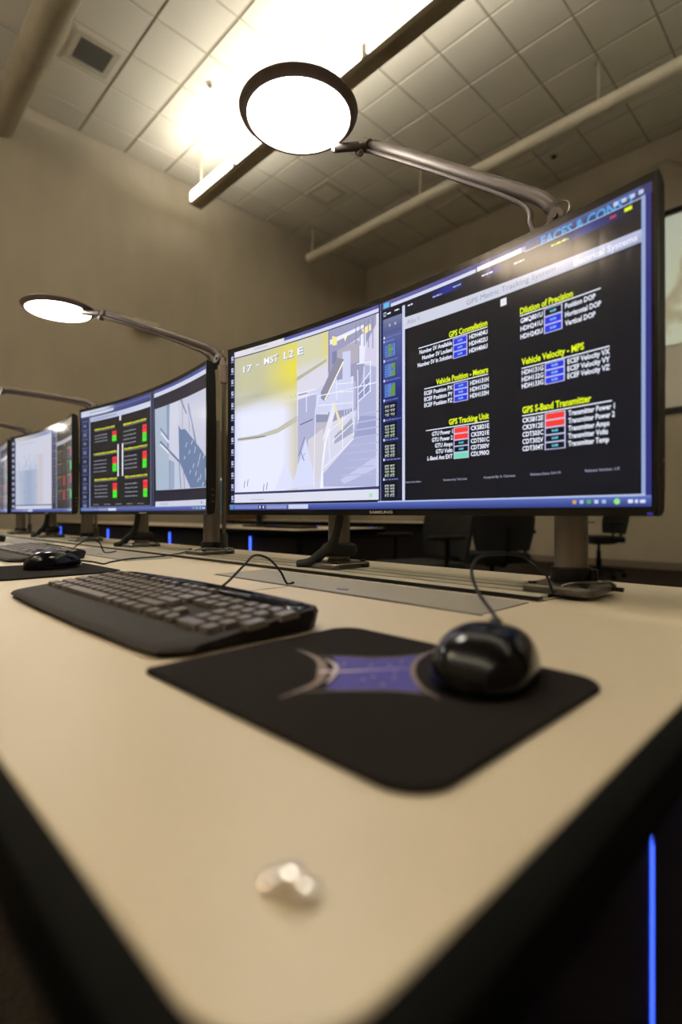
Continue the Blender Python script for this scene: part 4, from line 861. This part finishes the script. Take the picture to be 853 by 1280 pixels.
    for s_, a, b_ in (('Author: Ken Anders', .0545, .0865), ('Reviewed by: Ted Jones', .130, .172), ('Accepted By: A. Clements', .200, .2500), ('Release Date: 3-4-15', .2720, .3130), ('Release Version: 1.0', .3440, .3830)):
        c.text(s_, a, b_, .0515, .0032, C(176, 182, 208), .0)
    c.rect(.4065, .0235, .4105, .3425, C(150, 170, 214)); c.rect(.4105, .012, SX1, .3425, C(44, 46, 120))
    taskbar(c); c.rect(-.0055, .0222, .4105, .0240, C(186, 200, 238)); return c

def telemetry(c, x0, x1, y0, y1, groups, white=True):
    pass

def screen_two():
    c = Canvas(); c.rect(SX0, SY0, SX1, SY1, C(18, 22, 40), 0)
    c.rect(SX0, .335, .066, SY1, lambda p: mix(C(196, 204, 226), C(64, 74, 136), (p[0] + .25) / .06)); c.rect(-.41, .3375, -.20, .345, C(206, 212, 232))
    c.rect(-.36, .3235, .066, .335, lambda p: mix(C(44, 58, 120), C(26, 30, 56), abs(p[0] + .15) / .25))
    for i in range(6): c.dash(-.33 + i * .06, -.30 + i * .06, .327, .004, C(150, 160, 200))
    c.rect(SX0, .022, -.3600, .335, lambda p: mix(C(44, 52, 96), C(20, 26, 66), (.33 - p[1]) / .1))
    y = .318
    for i in range(10):
        c.dash(-.405, -.372, y, .003, C(120, 130, 190)); c.rect(-.403, y - .023, -.375, y - .004, C(64, 80, 104) if i % 2 else C(40, 48, 66)); c.rect(-.398, y - .018, -.382, y - .010, C(120, 130, 150)); y -= .0305
    c.rect(-.3600, .022, -.3540, .330, C(150, 158, 188))
    c.rect(-.3525, .022, .052, .330, C(22, 24, 32)); c.rect(-.3525, .3135, .052, .330, lambda p: mix(C(176, 184, 214), C(206, 212, 232), (p[0] + .3) / .3)); c.dash(-.33, -.18, .320, .0035, C(130, 138, 160))
    c.rect(-.160, .2985, -.149, .314, C(226, 230, 240)); c.rect(.052, .022, .057, .345, C(84, 92, 130)); c.rect(.057, .0225, .066, SY1, C(12, 14, 24)); c.rect(.066, .0225, .070, SY1, C(90, 100, 150)); c.rect(.070, .0225, .076, SY1, C(14, 16, 28))
    RED, GRN = C(240, 50, 66), C(60, 226, 40)
    for (lx, ly, ex, n, bx, bt, bm, bb) in ((-.325, .2800, -.189, 3, -.2079, .2690, .2540, .2358), (-.331, .1985, -.1756, 4, -.2060, .1863, .1633, .1383), (-.325, .1115, -.1756, 4, -.2040, .1015, .0778, .0540),
                                            (-.1325, .2770, .0241, 4, -.0035, .2665, .2427, .2164), (-.1272, .2000, .0295, 4, -.0030, .1881, .1644, .1386), (-.1218, .1130, .0300, 4, .0015, .1025, .0764, .0521)):
        c.dash(lx, ex, ly + .002, .0058, C(206, 214, 40)); c.rect(lx, ly - .0015, ex, ly - .0002, C(150, 156, 150))
        for i in range(n): 
            yy = bt - (i + .8) * (bt - bb) / n * (1.0 if n == 4 else .9) + .001; c.dash(lx, lx + .085, yy, .0042, C(132, 136, 152))
        c.rect(bx, bm, bx + .028, bt, RED); c.rect(bx, bb, bx + .028, bm, GRN); c.rect(bx + .008, (bm + bt) / 2 + .003, bx + .02, (bm + bt) / 2 + .006, C(190, 20, 60)); c.rect(bx + .010, (bm + bb) / 2, bx + .018, (bm + bb) / 2 + .002, C(40, 170, 60))
        c.rect(bx, (bm + bt) / 2 - .0006, bx + .028, (bm + bt) / 2 + .0006, C(150, 30, 40))
    for a in (-.1720, -.1420): c.rect(a, .1215, a + .0085, .224, C(226, 230, 244))
    for i in range(5): c.dash(-.335 + i * .075, -.295 + i * .075, .0320, .0035, C(128, 134, 152))
    c.frame(-.3545, .0245, .053, .3465, .0022, C(110, 120, 150))
    # photo window
    c.rect(.076, .0225, SX1, SY1, C(30, 32, 52)); c.rect(.076, .345, SX1, SY1, C(70, 80, 146)); c.rect(.076, .334, SX1, .3450, C(206, 212, 232))
    for kind, col, P, *w in F2:
        c.k += 1
        P = [(min(max(a, .080), SX1), min(max(b_, .0625), .3)) for a, b_ in P]
        if kind == 'p': c.poly(P, C(*col), 0)
        else: c.line(P, w[0], C(*col))
    c.rect(.0850, .0225, SX1, .0370, C(204, 208, 226)); c.dash(.12, .17, .028, .004, C(160, 165, 190)); c.rect(.385, .027, .392, .033, C(110, 130, 180))
    taskbar(c); return c

def screen_three(shift=0):
    c = Canvas(); c.rect(SX0, SY0, SX1, SY1, C(20, 24, 44), 0); icons_strip(c, SX0, -.377, .024, .345, 12)
    c.rect(-.377, .338, .088, SY1, lambda p: mix(C(196, 190, 190), C(120, 126, 176), (p[0] + .3) / .3))
    c.rect(-.372, .0425, .070, .3375, lambda p: mix(C(178, 188, 212), C(200, 204, 222), (p[1] - .05) / .2))
    rr = random.Random(3 + shift)
    c.rect(-.372, .0425, -.1, .20, lambda p: mix(C(188, 196, 214), C(150, 166, 196), 1 - abs(p[0] + .22) / .15))
    c.rect(-.12, .0425, -.02, .26, C(196, 192, 204)); c.rect(-.05, .0425, .07, .31, C(202, 202, 220))
    for i in range(26):
        x = rr.uniform(-.34, -.12); y = rr.uniform(.07, .21); c.line([(x, y), (x + rr.uniform(-.03, .03), y + rr.uniform(-.05, .06))], .004, C(150, 162, 190))
    c.line([(-.30, .20), (-.20, .27)], .005, C(170, 176, 200)); c.line([(-.28, .27), (-.22, .20)], .005, C(170, 176, 200)); c.dash(-.33, -.15, .317, .006, C(190, 184, 196))
    c.rect(-.372, .0385, .070, .0425, C(52, 58, 100)); c.rect(-.372, .0235, .070, .0385, C(200, 206, 226))
    c.rect(.070, .0235, .088, SY1, C(30, 34, 66)); c.rect(.078, .0235, .081, SY1, C(130, 140, 190))
    c.rect(.088, .0235, .140, .330, lambda p: mix(C(80, 90, 130), C(34, 40, 60), (.33 - p[1]) / .2))
    for i in range(9): c.rect(.094, .295 - i * .031, .126, .313 - i * .031, C(64, 72, 90)); c.dash(.094, .13, .318 - i * .031, .003, C(150, 156, 190))
    c.rect(.140, .0235, .147, .330, C(170, 178, 206)); c.rect(.147, .0235, SX1, .330, C(28, 30, 38)); c.rect(.088, .330, SX1, SY1, lambda p: mix(C(120, 126, 170), C(150, 140, 130), (p[0] - .1) / .2))
    c.rect(.147, .273, SX1, .288, C(170, 172, 180)); c.rect(.270, .262, .276, .276, C(210, 210, 220))
    for i, yy in enumerate((.245, .195, .145, .09)):
        for a in (.160, .320):
            c.dash(a, a + .075, yy, .005, C(150, 156, 50)); 
            for q in range(3): c.dash(a, a + .065, yy - .010 - q * .011, .004, C(96, 100, 112))
        c.rect(.252, yy - .034, .285, yy + .004, C(52, 58, 64) if i < 2 else C(176, 40, 56)); c.rect(.385, yy - .030, .410, yy, C(60, 190, 60) if i % 2 else C(176, 40, 56))
    taskbar(c); return c

def monitor(A, B, label, canvas):
    """A: right rim, B: left rim as the user sees them (world x, y)"""
    A, B = Vector((A[0], A[1], 0)), Vector((B[0], B[1], 0)); m = (A + B) / 2; e = (A - B).normalized()
    t = thing('monitor', label, 'monitor', (m.x, m.y, CZ - .003), math.atan2(e.y, e.x), 'curved ultrawide monitors on the desk row')
    n = 36; W2 = MW / 2
    xs = [-W2 + MW * i / n for i in range(n + 1)]
    # housing: gently bulging back shell
    b = MB(); prof = [(.0016, 0), (.014, .001), (.024, .006), (.027, .05), (.029, .18), (.027, .31), (.0235, .358), (.014, .363), (.0016, MH)]
    k = len(prof); vs = []
    for x in xs:
        f = 1 - .12 * (abs(x) / W2) ** 6
        for y, z in prof: vs.append((x, cv(x) + .0016 + (y - .0016) * f, z))
    fs = [(i * k + a, (i + 1) * k + a, (i + 1) * k + a + 1, i * k + a + 1) for i in range(n) for a in range(k - 1)]
    fs += [(i * k + k - 1, (i + 1) * k + k - 1, (i + 1) * k, i * k) for i in range(n)]
    fs += [tuple(range(k)), tuple(n * k + a for a in reversed(range(k)))]
    b.add(vs, fs); b.build('housing', M['mback'], t, ang=30)
    # front bezel ring
    z = MB()
    def strip(x0, x1, z0, z1, y0=0.0, y1=.0017):
        q = [x0] + [x for x in xs if x0 + .001 < x < x1 - .001] + [x1]; vs = []
        for x in q: vs += [(x, cv(x) + y0, z0), (x, cv(x) + y0, z1), (x, cv(x) + y1, z1), (x, cv(x) + y1, z0)]
        f = []
        for i in range(len(q) - 1):
            for a in range(4): f.append((i * 4 + a, (i + 1) * 4 + a, (i + 1) * 4 + (a + 1) % 4, i * 4 + (a + 1) % 4))
        f += [(0, 1, 2, 3), tuple((len(q) - 1) * 4 + a for a in (3, 2, 1, 0))]; z.add(vs, f)
    strip(-W2, W2, 0, SY0); strip(-W2, W2, SY1, MH); strip(-W2, SX0, SY0, SY1); strip(SX1, W2, SY0, SY1)
    z.build('bezel', M['bezel'], t, smooth=False)
    # maker's name on the lower bezel
    cu = Canvas(); cu.k = 0; cu.text('SAMSUNG', -.026, .026, .0032, .0044, (.35, .33, .3), .03)
    lg = MB(); lg.add([(x, cv(x) - .0003, zz) for x, y, zz in cu.v], cu.f); lab(lg.build('name_lettering', M['ventframe'], t, smooth=False, fix=False), 'silver lettering on the lower bezel')
    p = MB(); p.box((.412, cv(.415) - .0004, .0015), (.4215, cv(.415) + .001, .004)); p.build('power_light', M['pled'], t)
    for zz in (.058, .045, .030):
        p = MB(); p.box((W2 - .0005, cv(W2) + .012, zz), (W2 + .0014, cv(W2) + .019, zz + .004)); p.build('side_button', M['lamp_metal'], t)
    # mount behind
    p = MB(); p.box((-.06, SAG + .026, .12), (.06, SAG + .0285, .24)); p.box((-.30, SAG + .0288, .165), (.34, SAG + .0318, .195)); p.build('mount_bracket', M['baseplate'], t, bevel=.001)
    canvas.build(t); return t
monitor((.624, .159), (.642, 1.004), 'largest curved monitor, nearest the camera, with yellow camera picture and telemetry page', screen_one())
monitor((.648, 1.103), (.646, 1.948), 'second curved monitor with red and green telemetry left and tower picture right', screen_two())
monitor((.648, 2.035), (.646, 2.880), 'third curved monitor with pale picture on its left half, left side of photo', screen_three())
monitor((.648, 2.955), (.646, 3.800), 'farthest curved monitor, only its right edge showing at the left photo edge', screen_three(5))
c = Canvas(); c.rect(SX0, SY0, SX1, SY1, C(205, 205, 205), 0); c.rect(SX0, SY0, .40, .34, C(40, 60, 66)); taskbar(c)
t = monitor((2.85, 4.51), (2.85, 5.355), 'monitor on the second desk row, its white rimmed corner seen between two near monitors', c)
p = MB(); p.box((.28, .065, -.103), (.32, .09, .25)); p.box((.22, .04, -.106), (.38, .14, -.100)); p.build('stand', M['lamp_dark'], t)

# ------------------------------------------------------------------ small things on the second row
def far_keyboard(x, y, rz, label):
    t = thing('keyboard', label, 'keyboard', (x, y, DZ), rz, 'keyboards on the second desk row')
    b = MB(); b.prism(rrect(0, 0, .44, .16, .012, 4), .001, .016, bev=.003); b.build('keyboard_body', M['kb'], t)
    k = MB()
    for r in range(6):
        for i in range(21): k.box((.012 + i * .0199, .022 + r * .0205, .016), (.012 + i * .0199 + .017, .022 + r * .0205 + .017, .020))
    o = k.build('keys', M['key'], t, smooth=False); o['kind'] = 'stuff'; return t
far_keyboard(2.42, 3.28, -PI / 2, 'dark keyboard on the second row desk, seen just under the largest monitor')
t = thing('equipment_stand', 'small black stand on the second row desk beside the far keyboard', 'stand', (2.62, 3.62, DZ))
b = MB(); b.prism(rrect(-.10, -.12, .10, .12, .03, 6), 0, .014, bev=.003); b.build('stand_base', M['black'], t); b = MB(); b.cyl((0, 0, .012), (0, 0, .15), .025); b.build('stand_stem', M['black'], t)
b = MB(); b.box((-.012, -.20, .13), (.018, .20, .38)); b.build('screen_back', M['black'], t, bevel=.006)

# ------------------------------------------------------------------ office chairs
def chair(x, y, rz, label, back_h=1.02, seat_z=.47, wide=.50):
    t = thing('office_chair', label, 'chair', (x, y, 0), rz, 'dark office chairs behind the near desk')
    for i in range(5):
        a = 2 * PI * i / 5 + .3; l = MB(); d = Vector((math.cos(a), math.sin(a), 0))
        l.tube([Vector((0, 0, .115)) + d * .02, Vector((0, 0, .10)) + d * .16, Vector((0, 0, .085)) + d * .30], [.022, .018, .013], n=10); bl = l.build('base_leg', M['chairp'], t)
        w = MB(); q = d.cross(Vector((0, 0, 1)))
        for s_ in (-1, 1): w.cyl(d * .30 + q * (.006 * s_) + Vector((0, 0, .030)), d * .30 + q * (.022 * s_) + Vector((0, 0, .030)), .028, n=18, bev=.004)
        w.cyl(d * .30 + Vector((0, 0, .04)), d * .30 + Vector((0, 0, .085)), .006, n=8); w.build('caster', M['chairp'], bl)
    g = MB(); g.lathe([(.034, .09), (.034, .24), (.026, .245), (.026, .34), (.018, .345), (.018, seat_z - .06)], n=20); g.build('gas_column', M['chairp'], t)
    g = MB(); g.box((-.11, -.09, seat_z - .075), (.11, .09, seat_z - .04)); g.build('tilt_mechanism', M['chairp'], t, bevel=.01)
    s = MB(); s.prism(rrect(-.24, -wide / 2, .25, wide / 2, .09, 8), seat_z - .045, seat_z + .035, bev=.02); so = s.build('seat', M['chair'], t, bevel=.0)
    # backrest: curved slab behind (local -x)
    n, m = 10, 12; vs = []
    for side in (0, 1):
        for j in range(m + 1):
            v = j / m; z = seat_z + .06 + v * (back_h - seat_z - .06); hw = wide / 2 * (.86 + .14 * math.sin(PI * min(v * 1.2, 1))) * (1 if v < .85 else 1 - (v - .85) * 1.6)
            for i in range(n + 1):
                u = 2 * i / n - 1
                bx = -.25 - .03 * math.sin(v * PI) * 0 - .10 * v + .05 * u * u + .025 * math.sin(v * PI)
                vs.append((bx - side * (.05 * (1 - .5 * abs(u) ** 4)), u * hw, z))
    N = (n + 1) * (m + 1); fs = []
    for j in range(m):
        for i in range(n):
            a = j * (n + 1) + i; fs.append((a, a + 1, a + n + 2, a + n + 1)); fs.append((N + a, N + a + n + 1, N + a + n + 2, N + a + 1))
    rim = [i for i in range(n + 1)] + [j * (n + 1) + n for j in range(1, m + 1)] + [m * (n + 1) + i for i in range(n - 1, -1, -1)] + [j * (n + 1) for j in range(m - 1, 0, -1)]
    for i in range(len(rim)): a, b_ = rim[i], rim[(i + 1) % len(rim)]; fs.append((a, N + a, N + b_, b_))
    k = MB(); k.add(vs, fs); k.build('backrest', M['chair'], t, ang=70)
    k = MB(); k.tube(spline([(-.08, 0, seat_z - .055), (-.24, 0, seat_z - .05), (-.315, 0, seat_z + .05), (-.335, 0, seat_z + .25)], 6), .02, n=10); k.build('back_support', M['chairp'], t)
    for s_ in (-1, 1):
        k = MB(); y_ = s_ * (wide / 2 + .035); k.tube(spline([(.02, s_ * (wide / 2 - .06), seat_z - .05), (.02, y_, seat_z - .03), (.0, y_, seat_z + .08), (.0, y_, seat_z + .19)], 6), .014, n=10)
        k.build('armrest_post', M['chairp'], t)
        k = MB(); k.prism(rrect(-.13, y_ - .045, .14, y_ + .045, .035, 6), seat_z + .19, seat_z + .215, bev=.008); k.build('armrest', M['chairp'], t)
    return t
chair(2.80, 2.10, PI - .3, 'dark chair with wide flat back standing directly behind the largest monitor', back_h=1.05, wide=.50)
chair(3.95, 2.22, .9, 'dark office chair with armrests between the two steel columns')
chair(7.15, 2.50, 2.5, 'dark office chair by the back wall, right of the nearest steel column', back_h=.98, seat_z=.50)

# ------------------------------------------------------------------ added unseen disc lamp on an invented stand, mirrored faintly in the screen
t = thing('added_floor_lamp', 'disc floor lamp standing beside the operator seat, outside the frame', 'floor lamp', (-.42, .98, 0))
b = MB(); b.lathe([(.14, 0), (.14, .012), (.13, .018), (.02, .022)], n=48); b.build('base', M['lamp_dark'], t)
b = MB(); b.cyl((0, 0, .02), (0, 0, 1.56), .009); b.build('pole', M['steel'], t)
b = MB(); b.tube([(0, 0, 1.54), (.20, -.06, 1.56), (.31, -.10, 1.545)], .007); b.build('arm', M['lamp_metal'], t)
b = MB(); b.lathe([(0, .0135), (.092, .0115), (.1075, .001), (.1055, -.0055), (.0965, -.0045), (.0955, .002), (0, .002)], (.40, -.125, 1.535), 64); hd = b.build('lamp_head', M['lamp_dark'], t)
b = MB(); b.lathe([(0, -.0028), (.0952, -.001), (.0952, .0012), (0, .0015)], (.40, -.125, 1.535), 48); b.build('light_diffuser', M['disc_soft'], hd)

# ------------------------------------------------------------------ world, camera, colour management
w = bpy.data.worlds.new('world'); sc.world = w; w.use_nodes = True
w.node_tree.nodes['Background'].inputs[0].default_value = (.05, .045, .035, 1); w.node_tree.nodes['Background'].inputs[1].default_value = .5
cam = bpy.data.cameras.new('camera'); co = bpy.data.objects.new('camera', cam); COL.objects.link(co); sc.camera = co
cam.sensor_fit = 'VERTICAL'; cam.sensor_height = 36; cam.lens = 660 / 1280 * 36
co.location = (0, 0, CZ); co.rotation_euler = (PI / 2, 0, -math.radians(44.7)); cam.shift_y = 2 / 1280
cam.clip_start = .02; cam.clip_end = 60
cam.dof.use_dof = True; cam.dof.focus_distance = .98; cam.dof.aperture_fstop = 2.8
sc.view_settings.view_transform = 'Standard'; sc.view_settings.look = 'None'; sc.view_settings.gamma = 1; sc.view_settings.use_curve_mapping = False
sc.view_settings.exposure = 0.0
